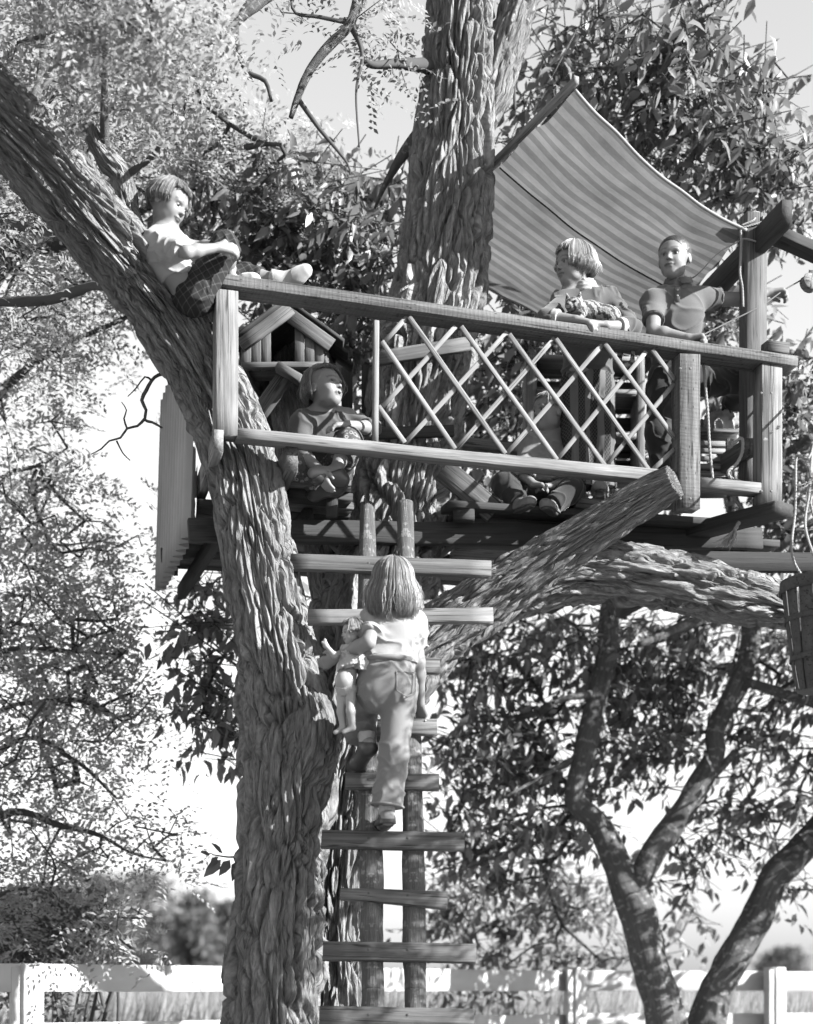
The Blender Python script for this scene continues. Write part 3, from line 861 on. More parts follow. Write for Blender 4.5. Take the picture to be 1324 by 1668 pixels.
# ------------------------------------------------------------------ cherry tree behind the platform on the right
rsC = np.random.RandomState(24)
treeC = empty('cherry_tree', P(1080, 1668, 11) * [1, 1, 0], 'dark leafy cherry tree with smooth forking trunks behind the fence on the right', 'tree')
trunksC = [[(1115, 1990, 11, 130), (1098, 1740, 11, 86), (1085, 1660, 11, 78), (1062, 1580, 11, 74), (1045, 1510, 11, 72), (1025, 1455, 11, 66), (1005, 1410, 11, 52), (975, 1345, 11, 46), (940, 1310, 11, 44), (938, 1280, 11, 42), (955, 1210, 11, 44), (970, 1150, 11, 42), (985, 1080, 11, 40), (992, 1000, 11, 36), (1000, 900, 11, 30), (985, 700, 10.7, 26), (960, 480, 10.4, 20), (930, 280, 10.2, 14), (905, 60, 10.0, 9)],
           [(1028, 1462, 11, 40), (1060, 1395, 11, 48), (1105, 1330, 11, 44), (1140, 1275, 11, 42), (1165, 1230, 11, 38), (1165, 1190, 11, 36), (1195, 1130, 11, 38), (1218, 1075, 11, 38), (1222, 1020, 11, 36), (1215, 960, 10.9, 32), (1190, 800, 10.8, 28), (1150, 600, 10.6, 24), (1120, 380, 10.3, 16), (1080, 120, 10.0, 10)],
           [(1125, 1990, 11.2, 120), (1140, 1740, 11.2, 70), (1155, 1640, 11.2, 64), (1185, 1580, 11.2, 62), (1225, 1510, 11.2, 60), (1260, 1435, 11.2, 58), (1310, 1380, 11.2, 56), (1370, 1300, 11.2, 54), (1440, 1150, 11.1, 50), (1480, 900, 10.8, 40), (1450, 600, 10.4, 28), (1380, 300, 10.0, 16)],
           [(1150, 1272, 11, 20), (1175, 1250, 11, 16), (1198, 1224, 11, 14)],
           [(1215, 980, 10.9, 24), (1150, 1005, 10.7, 22), (1090, 1030, 10.6, 18), (1040, 1050, 10.5, 12)],
           [(1215, 1110, 10.9, 18), (1270, 1128, 10.8, 20), (1340, 1150, 10.7, 18)],
           [(965, 1130, 11, 18), (930, 1135, 10.8, 12), (900, 1145, 10.7, 8)],
           [(945, 1230, 11, 12), (890, 1260, 10.9, 9), (820, 1300, 10.8, 5)],
           [(985, 700, 10.7, 18), (900, 560, 10.2, 16), (830, 490, 10.0, 16), (760, 440, 9.9, 12), (640, 450, 9.7, 10), (560, 455, 9.6, 12), (500, 430, 9.6, 9), (430, 370, 9.6, 5)],
           [(560, 455, 9.6, 7), (540, 400, 9.6, 6), (520, 340, 9.6, 4)],
           [(1150, 600, 10.6, 18), (1200, 420, 9.9, 12), (1240, 240, 9.6, 8), (1260, 100, 9.4, 5)],
           [(1190, 800, 10.7, 20), (1240, 760, 10.2, 18), (1285, 735, 9.9, 16), (1322, 712, 9.7, 15)],
           [(960, 480, 10.4, 14), (1010, 300, 9.8, 10), (1050, 180, 9.5, 7), (1100, 60, 9.3, 4)],
           [(985, 800, 10.8, 20), (860, 760, 10.4, 12), (760, 740, 10.2, 8), (560, 800, 10.0, 8), (420, 980, 9.8, 8), (330, 1130, 9.6, 5)]]
for k, l in enumerate(trunksC):
    plain_limb('trunk' if k in (0, 2) else 'branch', [(x_, y_, Y_, w_ * (0.86 if y_ < 1640 else 0.92)) for (x_, y_, Y_, w_) in l], treeC, M['bark_smooth'], seed=100 + k, knob=0.13, ds=0.035, nseg=22 if k < 3 else 12)
tw = blob_points([  # upper right, in the light
    (1010, 120, 9.5, 150, 130, 0.7, 64), (1150, 160, 9.5, 130, 130, 0.7, 57), (1120, 40, 9.4, 130, 60, 0.5, 21), (920, 60, 9.8, 90, 90, 0.6, 25), (1240, 250, 9.6, 110, 110, 0.6, 46), (1080, 270, 9.9, 130, 80, 0.6, 31), (1290, 330, 9.6, 70, 70, 0.5, 17), (1230, 90, 9.3, 80, 50, 0.4, 10), (860, 200, 9.9, 60, 110, 0.5, 18), (960, 230, 10.1, 100, 80, 0.5, 18),
    # right edge
    (1250, 470, 9.7, 60, 50, 0.3, 8), (1300, 620, 10.0, 50, 80, 0.4, 26), (1290, 740, 10.2, 60, 70, 0.4, 30), (1280, 860, 10.4, 60, 60, 0.4, 26), (1130, 560, 10.2, 80, 70, 0.4, 24), (1180, 500, 10.1, 40, 50, 0.3, 8),
    # behind the platform
    (840, 560, 10.2, 90, 80, 0.6, 44), (800, 680, 10.3, 80, 80, 0.6, 40), (900, 520, 10.2, 60, 50, 0.5, 18), (980, 700, 10.5, 110, 90, 0.6, 36), (820, 800, 10.3, 90, 50, 0.5, 26), (950, 830, 10.6, 120, 50, 0.6, 26), (1080, 760, 10.6, 80, 60, 0.5, 16),
    # middle, above the little house
    (500, 330, 9.6, 120, 90, 0.6, 58), (560, 430, 9.6, 110, 90, 0.6, 58), (440, 400, 9.7, 90, 80, 0.5, 36), (600, 300, 9.7, 60, 80, 0.5, 26), (590, 540, 9.8, 50, 90, 0.5, 30), (570, 600, 9.9, 50, 60, 0.4, 18), (340, 330, 9.8, 60, 70, 0.4, 14), (420, 560, 9.9, 60, 60, 0.4, 12),
    # lower right mass
    (780, 1090, 11.3, 100, 90, 0.7, 44), (900, 1050, 11.4, 110, 80, 0.7, 44), (1050, 1060, 11.5, 120, 80, 0.7, 43), (1180, 1030, 11.5, 110, 70, 0.7, 33), (1280, 1080, 11.4, 80, 90, 0.6, 28), (780, 1230, 11.4, 100, 100, 0.7, 46), (880, 1200, 11.5, 90, 80, 0.7, 33), (820, 1380, 11.5, 120, 90, 0.7, 56), (760, 1500, 13.3, 90, 70, 0.6, 41), (900, 1480, 13.3, 110, 90, 0.7, 47),
    (1060, 1220, 11.6, 90, 90, 0.7, 36), (1080, 1140, 11.6, 100, 70, 0.7, 31), (1200, 1190, 11.6, 90, 70, 0.7, 25), (1110, 1400, 11.8, 60, 80, 0.6, 15), (1290, 1260, 11.6, 70, 70, 0.6, 15), (1230, 1350, 11.8, 70, 60, 0.5, 8), (930, 1340, 11.6, 60, 70, 0.6, 18), (1000, 1130, 11.6, 60, 60, 0.6, 15), (1290, 1430, 11.6, 60, 60, 0.5, 5), (950, 1560, 13.3, 160, 40, 0.5, 17), (780, 1590, 13.3, 90, 50, 0.5, 21), (1180, 1300, 11.7, 70, 70, 0.5, 12), (1130, 1500, 13.3, 60, 40, 0.4, 5),
    # left of the leaning trunk
    (350, 960, 9.8, 50, 40, 0.3, 9), (340, 1040, 9.7, 50, 50, 0.3, 16), (330, 1140, 9.7, 40, 40, 0.3, 8), (375, 1240, 9.7, 22, 30, 0.2, 4), (350, 1120, 9.7, 45, 45, 0.3, 14), (385, 1180, 9.7, 30, 40, 0.3, 8), (520, 950, 9.9, 40, 60, 0.3, 8), (700, 930, 10.2, 60, 50, 0.4, 10),
    # crown outside the picture on the right, added to shade the trunks
    (1570, 1230, 11.0, 220, 280, 1.0, 120), (1520, 1000, 10.4, 150, 260, 1.0, 50), (1425, 920, 10.4, 95, 260, 0.7, 70), (1385, 1220, 10.7, 60, 150, 0.5, 26), (1700, 1300, 9.6, 250, 200, 0.8, 60)], rsC)
for l in ([(236, 950, 9.5, 2), (300, 1005, 9.6, 3), (350, 1050, 9.7, 3.5), (395, 1095, 9.8, 4)], [(232, 978, 9.5, 2), (310, 1030, 9.6, 3), (392, 1088, 9.8, 4)]):
    plain_limb('branch', l, treeC, M['twig'], seed=140, knob=0.1, ds=0.04, nseg=6)
rootsC = [P(*k[:3]) for l in trunksC for k in l if k[1] < 1600]
tw = open_gaps(tw)
V, F = tube_mesh(skeleton(rootsC, tw, 0.0024, 0.08, rsC, 0.02), 5)
link('twigs', mesh_np('twigs', V, F, M['twig']), treeC)['kind'] = 'stuff'
p, d, nr, sz, tn, sh = cherry_foliage(tw, rsC, 0.125, 13, 0.26)
V, F = tube_mesh(sh, 4)
link('shoots', mesh_np('shoots', V, F, M['twig']), treeC)['kind'] = 'stuff'
vis = in_frame(p, -10) & ~((p[:, 0] / p[:, 1] * FPX + CX < 800) & (p[:, 0] / p[:, 1] * FPX + CX > 395)) 
order = np.argsort(np.where(vis, p[:, 1] / sz, 1e9))[:300]
single_leaves(treeC, LEAF_BIG, p, d, nr, sz, M['leaf_cherry'], order)
keep = np.ones(len(p), bool)
keep[order] = False
link('foliage', leaves_mesh('foliage', LEAF_BIG, p[keep], d[keep], nr[keep], sz[keep], M['leaf_cherry'], rsC, 1.0, tn[keep]), treeC)['kind'] = 'stuff'

# twig with five leaves left of the leaning trunk, a shoot of that trunk
rsT = np.random.RandomState(25)
plain_limb('shoot', [(392, 1395, 7.55, 4), (372, 1396, 7.52, 3), (345, 1392, 7.5, 2)], treeA, M['twig'], ds=0.02, nseg=6)
for (x, y, dx, dy) in ((345, 1392, -12, -3), (355, 1392, -8, 14), (365, 1395, -22, 22), (378, 1396, -14, 20), (388, 1396, -6, 26), (366, 1393, -14, -14)):
    a, b = P(x, y, 7.5), P(x + dx, y + dy, 7.46)
    L = np.linalg.norm(b - a)
    single_leaves(treeA, LEAF_BIG, [a], [b - a], [np.array([0.3, -0.8, 0.6])], [L * 1.5], M['leaf_cherry'], [0], 1.1)

# ------------------------------------------------------------------ dark shrub by the fence at lower left
rsS = np.random.RandomState(26)
shrub = empty('shrub', P(100, 1668, 10) * [1, 1, 0], 'dark small-leaved shrub behind the fence at lower left', 'shrub')
sb = P(110, 1800, 10)
sb[2] = 0
stems = []
for k in range(14):
    e = P(rsS.uniform(0, 250), rsS.uniform(1450, 1560), 10 + rsS.normal() * 0.2)
    m_ = (sb + e) / 2 + rsS.normal(size=3) * 0.1
    stems.append(catmull([[*(sb + [rsS.normal() * 0.1, 0, 0]), 0.016], [*m_, 0.012], [*e, 0.004]], 0.1))
V, F = tube_mesh(stems, 6)
link('stems', mesh_np('stems', V, F, M['twig']), shrub)['kind'] = 'stuff'
tw = blob_points([(60, 1520, 10, 90, 70, 0.4, 60), (110, 1470, 10, 60, 60, 0.3, 26), (90, 1620, 10, 90, 60, 0.4, 30), (160, 1560, 10, 60, 50, 0.3, 16), (20, 1560, 10, 50, 60, 0.3, 20)], rsS)
p, d, nr, sz, tn, sh = cherry_foliage(tw, rsS, 0.05, 13, 0.13, 0.2)
V, F = tube_mesh(sh, 4)
link('shoots', mesh_np('shoots', V, F, M['twig']), shrub)['kind'] = 'stuff'
link('foliage', leaves_mesh('foliage', LEAF_BIG, p, d, nr, sz, M['leaf_shrub'], rsS, 1.4, tn), shrub)['kind'] = 'stuff'
# ------------------------------------------------------------------ tree house
_nv = [(math.cos(t) * 0.006, math.sin(t) * 0.006, 0.0) for t in np.linspace(0, 2 * math.pi, 8, endpoint=False)] + [(0, 0, 0.003)]
NAIL = mesh_np('nail', np.array(_nv), [np.array([(i, (i + 1) % 8, 8) for i in range(8)])], M['iron'])


def nail(p, n, parent):
    n = Vector(n).normalized()
    q_ = n.to_track_quat('Z', 'Y').to_matrix().to_4x4()
    q_.translation = Vector([float(c) for c in p])
    return link('nail', NAIL, parent, q_)


def FP(px, py, off=0.0):
    """a point on the (vertical) front railing plane of the tree house, `off` metres behind it"""
    k = (px - CX) / FPX
    Y = (7.2 + 0.268 * 0.79 + off) / (1 - 0.268 * k)
    return P(px, py, Y)


U = unit([1, 0.268, 0])
VB = unit([-0.268, 1, 0])
VL = unit([-0.22, 1, 0])
house = empty('tree_house', [0.3, 8.2, 3.2], 'weathered plank tree house platform with lattice railing built around the locust trunks', 'tree house')
H = house
# railing
board('top_rail', FP(330, 461, 0.07), FP(1288, 597, 0.07), 0.046, 0.142, H, M['wood_saw'], wob=0.004, bow=0.003)
a = FP(336, 470, 0.15)
board('top_rail', a + [0.045, 0.0, 0], a + VL * 0.42, 0.044, 0.10, H, M['wood_saw'])
board('block', P(356, 443, 7.26) - VL * 0.05, P(356, 443, 7.26) + VL * 0.2, 0.03, 0.085, H, M['wood'])
board('lower_rail', FP(384, 709, 0.043), FP(1098, 783, 0.043), 0.043, 0.086, H, M['wood_light'], wob=0.004)
board('lower_rail', FP(1136, 789, 0.06), FP(1236, 799, 0.06), 0.045, 0.086, H, M['wood_light'])
board('lattice_strip', FP(607, 725.5, 0.035), FP(1098, 771.5, 0.035), 0.013, 0.05, H, M['lath'], wob=0.001)
a = P(356, 719, 7.19)
board('side_rail', a, a + VL * 1.05, 0.094, 0.04, H, M['wood_light'], wob=0.004)
a = P(475, 748, 7.33)
board('bracket', a, a + VL * 0.42, 0.11, 0.05, H, M['wood'])
# posts
board('corner_post', FP(367, 478, 0.045), FP(367, 713, 0.045), 0.092, 0.092, H, M['wood_light'], up=U, wob=0.004)
posts_ = {}
posts_[0.03] = board('post', FP(1117, 582, 0.03), FP(1117, 832, 0.03), 0.098, 0.09, H, M['wood_saw'], up=U, wob=0.003)
posts_[0.06] = board('post', FP(1250, 600, 0.06), FP(1250, 824, 0.06), 0.10, 0.09, H, M['wood_light'], up=U, wob=0.004)
for (pp, xs, ys) in ((0.03, (1108, 1124), (600, 812)), (0.06, (1240, 1256), (640, 800))):
    for x_ in xs:
        for y_ in ys:
            nail(FP(x_, y_, pp - 0.0475), (0.26, -1, 0), posts_[pp])
board('tall_post', FP(1226, 352, 0.24), FP(1226, 795, 0.24), 0.098, 0.085, H, M['wood'], up=U, wob=0.004)
board('block', FP(1245, 567, 0.09), FP(1280, 571, 0.09), 0.05, 0.07, H, M['wood'])
# lattice: near laths lean one way, far laths the other
near = [((616, 662), (659, 721)), ((622, 556), (741, 731)), ((666, 516), (823, 739)), ((751, 532), (907, 749)), ((829, 544), (985, 758)), ((905, 552), (1057, 766)), ((985, 560), (1098, 713)), ((1062, 570), (1098, 618))]
far = [((626, 557), (662, 517)), ((622, 664), (742, 532)), ((660, 721), (826, 541)), ((743, 731), (903, 551)), ((825, 739), (980, 562)), ((907, 749), (1052, 573)), ((987, 757), (1098, 625)), ((1062, 766), (1098, 732))]
for (a, b) in near:
    board('lattice_lath', FP(a[0], a[1], 0.022), FP(b[0], b[1], 0.022), 0.021, 0.010, H, M['lath'], up=U, wob=0.0012)
for (a, b) in far:
    board('lattice_lath', FP(a[0], a[1], 0.036), FP(b[0], b[1], 0.036), 0.020, 0.010, H, M['lath'], up=U, wob=0.0012)
board('lattice_stile', FP(612.5, 524, 0.03), FP(611, 720, 0.03), 0.022, 0.03, H, M['lath'], up=U, wob=0.0015)
# beams
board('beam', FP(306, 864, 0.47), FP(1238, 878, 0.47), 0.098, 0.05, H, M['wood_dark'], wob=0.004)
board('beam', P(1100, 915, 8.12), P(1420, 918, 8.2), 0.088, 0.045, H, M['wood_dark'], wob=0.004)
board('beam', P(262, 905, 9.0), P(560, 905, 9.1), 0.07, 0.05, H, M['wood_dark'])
ZF = 3.30
# floor boards run with the railing; the trunk passes between them
o0, wd = 0.40, 0.142
for r in range(11):
    off = o0 + wd * r
    x0 = -0.80 - 0.22 * (off - 0.1) + (0.13 if r < 2 else 0)
    x1 = 1.86 - 0.10 * off + rnd.uniform(-0.03, 0.03)
    yc = lambda X: 7.2 + 0.268 * (X + 0.79) + off
    segs = [(x0, x1)]
    if 0.35 < off < 1.35:
        segs = [(x0, -0.27), (0.23, x1)]
    if r < 2:
        segs = [(-0.52, -0.25), (0.17 + 0.03 * r, x1 - 0.4)]
    for (s0, s1) in segs:
        z = ZF - 0.016 + rnd.uniform(-0.006, 0.004)
        board('floor_board', [s0, yc(s0), z], [s1, yc(s1), z + rnd.uniform(-0.006, 0.006)], 0.032, wd - 0.008, H, M['wood_dark'] if rnd.random() < 0.6 else M['wood'], wob=0.002)
for X in (-0.74, -0.42, 0.28, 0.75, 1.2, 1.6):
    y0 = 7.2 + 0.268 * (X + 0.79) + 0.46
    a = np.array([X, y0, ZF - 0.07])
    L = 1.75 if X < 0 else 1.6
    if abs(X + 0.02) < 0.3: continue
    board('joist', a + VB * 0.05, a + VB * L, 0.07, 0.045, H, M['wood_dark'])
a = P(1276, 828, 7.82)
board('joist', a, a + unit([-0.62, 0.8, 0]) * 1.2, 0.055, 0.12, H, M['wood_dark'], wob=0.004)
board('joist', P(282, 925, 8.9), P(276, 905, 9.35), 0.08, 0.05, H, M['wood_dark'])
board('joist', P(319, 930, 8.9), P(312, 905, 9.35), 0.08, 0.05, H, M['wood_dark'])
board('step', P(505, 791, 7.62) + [-0.14, 0, 0], P(568, 791, 7.62) + [0.01, 0.02, 0], 0.026, 0.11, H, M['wood'])
board('cleat', P(542, 800, 7.66), P(540, 842, 7.66), 0.05, 0.03, H, M['wood_dark'], up=(1, 0, 0))
board('brace', P(722, 765, 7.92), P(806, 836, 7.92), 0.105, 0.03, H, M['wood'], wob=0.003)
board('block', P(738, 840, 7.85), P(772, 840, 7.85), 0.05, 0.06, H, M['wood_dark'])
board('block', FP(932, 822, 0.36), FP(984, 828, 0.36), 0.045, 0.10, H, M['wood'])
# boards nailed to and behind the big trunk, back railing and pickets
board('nailed_board', P(612, 585, 7.97), P(764, 560, 8.02), 0.062, 0.03, H, M['wood'], wob=0.003)
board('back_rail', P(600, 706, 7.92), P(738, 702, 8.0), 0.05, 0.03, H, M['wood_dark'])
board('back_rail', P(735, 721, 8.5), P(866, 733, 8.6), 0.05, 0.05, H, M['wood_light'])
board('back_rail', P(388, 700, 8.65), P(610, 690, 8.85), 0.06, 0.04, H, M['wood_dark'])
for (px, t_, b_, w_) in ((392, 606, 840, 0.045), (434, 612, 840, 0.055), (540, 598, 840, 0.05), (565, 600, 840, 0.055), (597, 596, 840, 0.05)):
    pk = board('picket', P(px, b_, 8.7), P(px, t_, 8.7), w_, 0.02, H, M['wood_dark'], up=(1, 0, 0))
board('shelf_board', P(386, 607, 8.12), P(505, 604, 8.16), 0.03, 0.16, H, M['wood'])
board('brace', P(408, 694, 8.1), P(472, 603, 8.0), 0.075, 0.035, H, M['wood'], wob=0.003)
board('plank_end', P(452, 598, 7.96), P(490, 620, 7.96), 0.035, 0.08, H, M['wood'])
a = P(1221, 729, 7.98)
board('side_rail', a, a + VB * 0.95, 0.085, 0.042, H, M['wood'], wob=0.003)
# awning frame
bt0 = P(932, 138, 7.7)
VBT = unit([-0.409, 1, 0])
board('awning_batten', bt0 - VBT * 0.04, bt0 + VBT * 1.85, 0.036, 0.024, H, M['wood_light'])
bm0 = P(1281, 347, 7.75)
VBM = unit([-0.20, 1, 0])
board('awning_beam', bm0, bm0 + VBM * 2.0, 0.115, 0.05, H, M['wood_dark'], wob=0.003)
board('awning_beam', P(1262, 382, 8.3), P(1460, 472, 8.7), 0.05, 0.10, H, M['wood_dark'], wob=0.003)

# corrugated sheet closing the left end
ns, nz = 220, 8
pitch = 0.15
s = np.linspace(0, 1.62, ns)
Vc = []
for j in range(nz):
    t = j / (nz - 1)
    for i in range(ns):
        b = np.array([-0.83 - 0.22 * (7.72 + s[i] - 7.2), 7.72 + s[i], 0])
        zb = 3.13 + 0.10 * s[i] / 1.6
        zt = 4.10 + 0.14 * s[i] / 1.6
        w_ = 0.026 * math.sin(2 * math.pi * s[i] / pitch)
        b = b + np.array([1.0, 0.22, 0]) * (w_ + 0.03 * t)
        b[2] = zb + (zt - zb) * t
        Vc.append(b)
ix = np.arange(ns * nz).reshape(nz, ns)
qc = np.stack([ix[:-1, :-1], ix[:-1, 1:], ix[1:, 1:], ix[1:, :-1]], -1).reshape(-1, 4)
M['tin'] = mat_plain('corrugated_sheet', 0.2, 0.55, 0.1, 8, 0.35, 0.4, vscale=3.0)
o = link('corrugated_sheet', mesh_np('corrugated_sheet', Vc, [qc], M['tin']), house)
md = o.modifiers.new('thick', 'SOLIDIFY')
md.thickness = 0.003

# ------------------------------------------------------------------ striped canvas awning
q = NT('striped_canvas')
uv = q.n('ShaderNodeUVMap').outputs[0]
sx = q.n('ShaderNodeSeparateXYZ', {0: uv})
wobn = q.noise(uv, 6.0, 2, 0.5)
ph = q.math('FRACT', q.math('MULTIPLY', q.math('MULTIPLY_ADD', wobn, 0.004, sx.outputs[1]), 1 / 0.088))
st = q.ramp(ph, [(0.44, 0.0), (0.48, 1.0), (0.95, 1.0), (0.99, 0.0)])
dirt = q.noise(q.map(uv, (2.5, 4, 1)), 1.0, 5, 0.65)
weave = q.noise(q.map(uv, (60, 260, 1)), 1.0, 2, 0.5)
c = q.math('MULTIPLY_ADD', st, 0.06, 0.115)
c = q.math('MULTIPLY', c, q.math('MULTIPLY_ADD', q.math('SUBTRACT', dirt, 0.5), 1.5, 1.0))
c = q.math('MULTIPLY', c, q.math('MULTIPLY_ADD', q.math('SUBTRACT', weave, 0.5), 0.35, 1.0))
bs = q.n('ShaderNodeBsdfDiffuse', {'Color': c, 'Roughness': 0.5})
tr = q.n('ShaderNodeBsdfTranslucent', {'Color': c})
mx = q.n('ShaderNodeMixShader', {0: 0.33, 1: bs.outputs[0], 2: tr.outputs[0]})
q.t.links.new(mx.outputs[0], q.out.inputs['Surface'])
M['canvas'] = q.m
awn = empty('awning', P(1000, 380, 8.4), 'striped canvas awning stretched beside the trunk above the two standing children', 'awning')
nu, nv = 60, 60
Va, uva = [], []
for j in range(nv):
    t = j / (nv - 1)
    p0 = bt0 + VBT * (1.75 * t) + [0.012, 0, -0.024]
    p1 = P(1216, 378, 8.02) + VBM * (1.68 * t) + [0, 0, 0.0]
    for i in range(nu):
        u = i / (nu - 1)
        p = p0 * (1 - u) + p1 * u
        edge = 0.055 * math.sin(math.pi * u) ** 0.9
        p[2] -= edge * (0.9 + 0.5 * t * (1 - t))
        p = p + VB * (0.06 * math.sin(math.pi * u) * (1 - 2 * t) * 0.5)
        p[2] += 0.013 * float(fbm(np.array([u * 4, t * 7, 3.0]), 4, 2)) + 0.006 * math.sin(t * 30 + 2 * u) * (1 - u) ** 3 + 0.006 * math.sin(t * 26) * u ** 3
        Va.append(p)
        uva.append((u * 1.2, t * 1.75))
ix = np.arange(nu * nv).reshape(nv, nu)
qa = np.stack([ix[:-1, :-1], ix[:-1, 1:], ix[1:, 1:], ix[1:, :-1]], -1).reshape(-1, 4)
o = link('canvas', mesh_np('canvas', Va, [qa], M['canvas'], True, uva), awn)
Va = np.array(Va).reshape(nv, nu, 3)
M['canvas_edge'] = mat_plain('canvas_hem', 0.2, 0.9)
for (nm, row, rr) in (('hem', Va[0], 0.008), ('hem', Va[-1], 0.007), ('seam', Va[26] - [0, 0, 0.006], 0.004)):
    V, F = tube_mesh([np.hstack([row, np.full((nu, 1), rr)])], 6)
    link(nm, mesh_np(nm, V, F, M['canvas_edge'] if nm == 'hem' else M['wood_dark']), awn)

# ------------------------------------------------------------------ ladder of two bark poles with nailed rungs
ladder = empty('ladder', [-0.1, 6.6, 0], 'home-made ladder of two bark poles with uneven nailed plank rungs', 'ladder')


def LY(py, dy=0.0):
    Y = 7.2
    for _ in range(12):
        z = CAMZ + (HY - py) * Y / FPX
        Y = 6.9 + (z - 1.08) * 0.3256 + dy
    return Y


def pole(keys, seed):
    k = [(px, py, LY(py), w) for (px, py, w) in keys]
    pts = [[*P(*q_[:3]), q_[3] * 0.5 * q_[2] / FPX] for q_ in k]
    # down to the ground along the same slope
    d = (np.array(pts[-1][:3]) - np.array(pts[-2][:3]))
    d = d / abs(d[2])
    e = np.array(pts[-1][:3]) + d * (pts[-1][2] + 0.05)
    pts.append([*e, pts[-1][3] * 1.08])
    o = limb3('pole', pts, ladder, M['bark_pole'], 0.02, 20, 0.09, seed)
    return o


pole([(598, 822, 24), (598, 930, 29), (600, 1060, 33), (603, 1240, 36), (605, 1420, 38), (607, 1600, 39), (607, 1660, 39)], 3)
pole([(660, 820, 28), (662, 940, 30), (665, 1080, 32), (670, 1250, 35), (673, 1420, 36), (676, 1600, 37), (677, 1660, 38)], 8)
rungs = [((470, 916), (800, 928), 28, 'wood', None), ((501, 1006), (803, 1003), 25, 'wood_light', None), ((560, 1082), (717, 1086), 26, 'wood', None), ((604, 1185), (712, 1185), 26, 'wood_fresh', None),
         ((562, 1273), (714, 1274), 27, 'wood', None), ((524, 1367), (757, 1372), 30, 'wood', None), ((555, 1456), (728, 1467), 29, 'wood_fresh', (0.62, 1.0)), ((525, 1549), (775, 1554), 31, 'wood', None), ((521, 1655), (771, 1660), 32, 'wood', None)]
for (a, b, h, m_, tp) in rungs:
    Y = LY((a[1] + b[1]) / 2) - 0.062
    rg = board('rung', P(a[0], a[1], Y), P(b[0], b[1], Y + 0.01), h * Y / FPX, 0.03, ladder, M[m_], up=(0, 0.3, 1), wob=0.003, taper=tp)
    for (nx_, ddz) in ((600, 0.010), (606, -0.014), (664, 0.012), (673, -0.012)):
        if a[0] < nx_ < b[0]:
            f_ = (nx_ - a[0]) / (b[0] - a[0])
            nail(P(nx_, a[1] + (b[1] - a[1]) * f_, Y - 0.0135 + 0.01 * f_) + [0, 0, ddz], (0, -1, 0.3), rg)

# ------------------------------------------------------------------ little gabled house
lh = empty('toy_house', P(462, 603, 8.2), 'little gabled wooden play house with a dark doorway in the left corner', 'play house')


def LP(x, y, d=0.0):
    """front plane of the little house, turned a little; d metres further in"""
    p = P(x, y, 8.02 + (x - 462) * 0.0004)
    return p + unit([0.10, 1, 0]) * d


DN = unit([0.10, 1, 0])
for (x, t_) in ((401, 556), (417, 543), (433, 531)):
    board('wall_board', LP(x, 603, 0.0), LP(x, t_, 0.0), 0.0438, 0.02, lh, M['wood'], up=(1, 0, 0))
for (x, t_) in ((488, 530), (504, 541), (520, 553)):
    board('wall_board', LP(x, 603, 0.0), LP(x, t_, 0.0), 0.0438, 0.02, lh, M['wood'], up=(1, 0, 0))
board('wall_board', LP(397, 603, 0.055), LP(397, 560, 0.055), 0.02, 0.03, lh, M['wood'], up=(1, 0, 0))
board('sill', LP(396, 600, -0.03), LP(527, 599, -0.03), 0.025, 0.035, lh, M['wood'])
for sx_ in (397, 526):
    p0 = LP(sx_, 582, 0.05)
    for j in range(3):
        board('side_board', p0 + [0, 0, -0.035 + 0.045 * j], p0 + DN * 0.36 + [0, 0, -0.035 + 0.045 * j], 0.043, 0.015, lh, M['wood'])
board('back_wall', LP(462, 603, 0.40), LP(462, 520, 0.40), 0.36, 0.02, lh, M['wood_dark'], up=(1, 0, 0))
ap, el, er = LP(467, 497, -0.03), LP(386, 558, -0.03), LP(549, 556, -0.03)
for (e, nm) in ((el, 0), (er, 1)):
    d_ = unit(e - ap)
    nrm = unit(np.cross(d_, DN)) * (1 if nm == 1 else -1)
    nrm = nrm if nrm[2] > 0 else -nrm
    for j in range(3):
        c0 = DN * (0.065 + 0.155 * j)
        board('roof_board', ap + c0 + nrm * 0.012, e + c0 + nrm * 0.012 + d_ * 0.02, 0.15, 0.016, lh, M['wood_dark'], up=DN)
    board('fascia', ap + d_ * (0.018 if nm else 0.0) - nrm * 0.036, e - nrm * 0.036, 0.062, 0.02, lh, M['wood'], up=nrm)

# ------------------------------------------------------------------ shelf crates behind the railing and slatted crate at the right
sh_ = empty('shelf_crate', P(950, 760, 8.75), 'open wooden shelf of stacked crates behind the girl with the kitten', 'shelf')
for (x, w_) in ((863, 0.05), (1038, 0.04)):
    board('upright', P(x, 590, 8.75), P(x, 782, 8.75), w_, 0.25, sh_, M['wood_light'], up=(1, 0, 0))
for (y) in (594, 647, 717, 778):
    board('shelf', P(872, y, 8.72), P(1032, y + 4, 8.72), 0.022, 0.24, sh_, M['wood_light'])
for j, y in enumerate((606, 632, 662, 690, 734, 760)):
    board('back_board', P(872, y, 8.88), P(1032, y + 2, 8.88), 0.066, 0.014, sh_, M['wood'])
cr = empty('slatted_crate', P(1160, 790, 8.3), 'pale slatted crate standing on the floor between the two right posts', 'crate')
for j in range(6):
    y = 722 + 12.5 * j
    board('slat', P(1128, y, 8.22), P(1190, y + 1, 8.24), 0.024, 0.012, cr, M['lath'])
for (x) in (1130, 1187):
    for dy in (0.02, 0.27):
        board('corner_post', P(x, 716, 8.22 + dy), P(x, 796, 8.22 + dy), 0.025, 0.025, cr, M['wood'], up=(1, 0, 0))
board('lid', P(1126, 716, 8.35), P(1192, 717, 8.36), 0.016, 0.30, cr, M['wood_light'])
board('bottom', P(1128, 797, 8.35), P(1190, 797, 8.36), 0.014, 0.27, cr, M['wood'])
board('board_edge', P(1130, 792, 8.15), P(1176, 795, 8.15), 0.02, 0.05, cr, M['lath'])


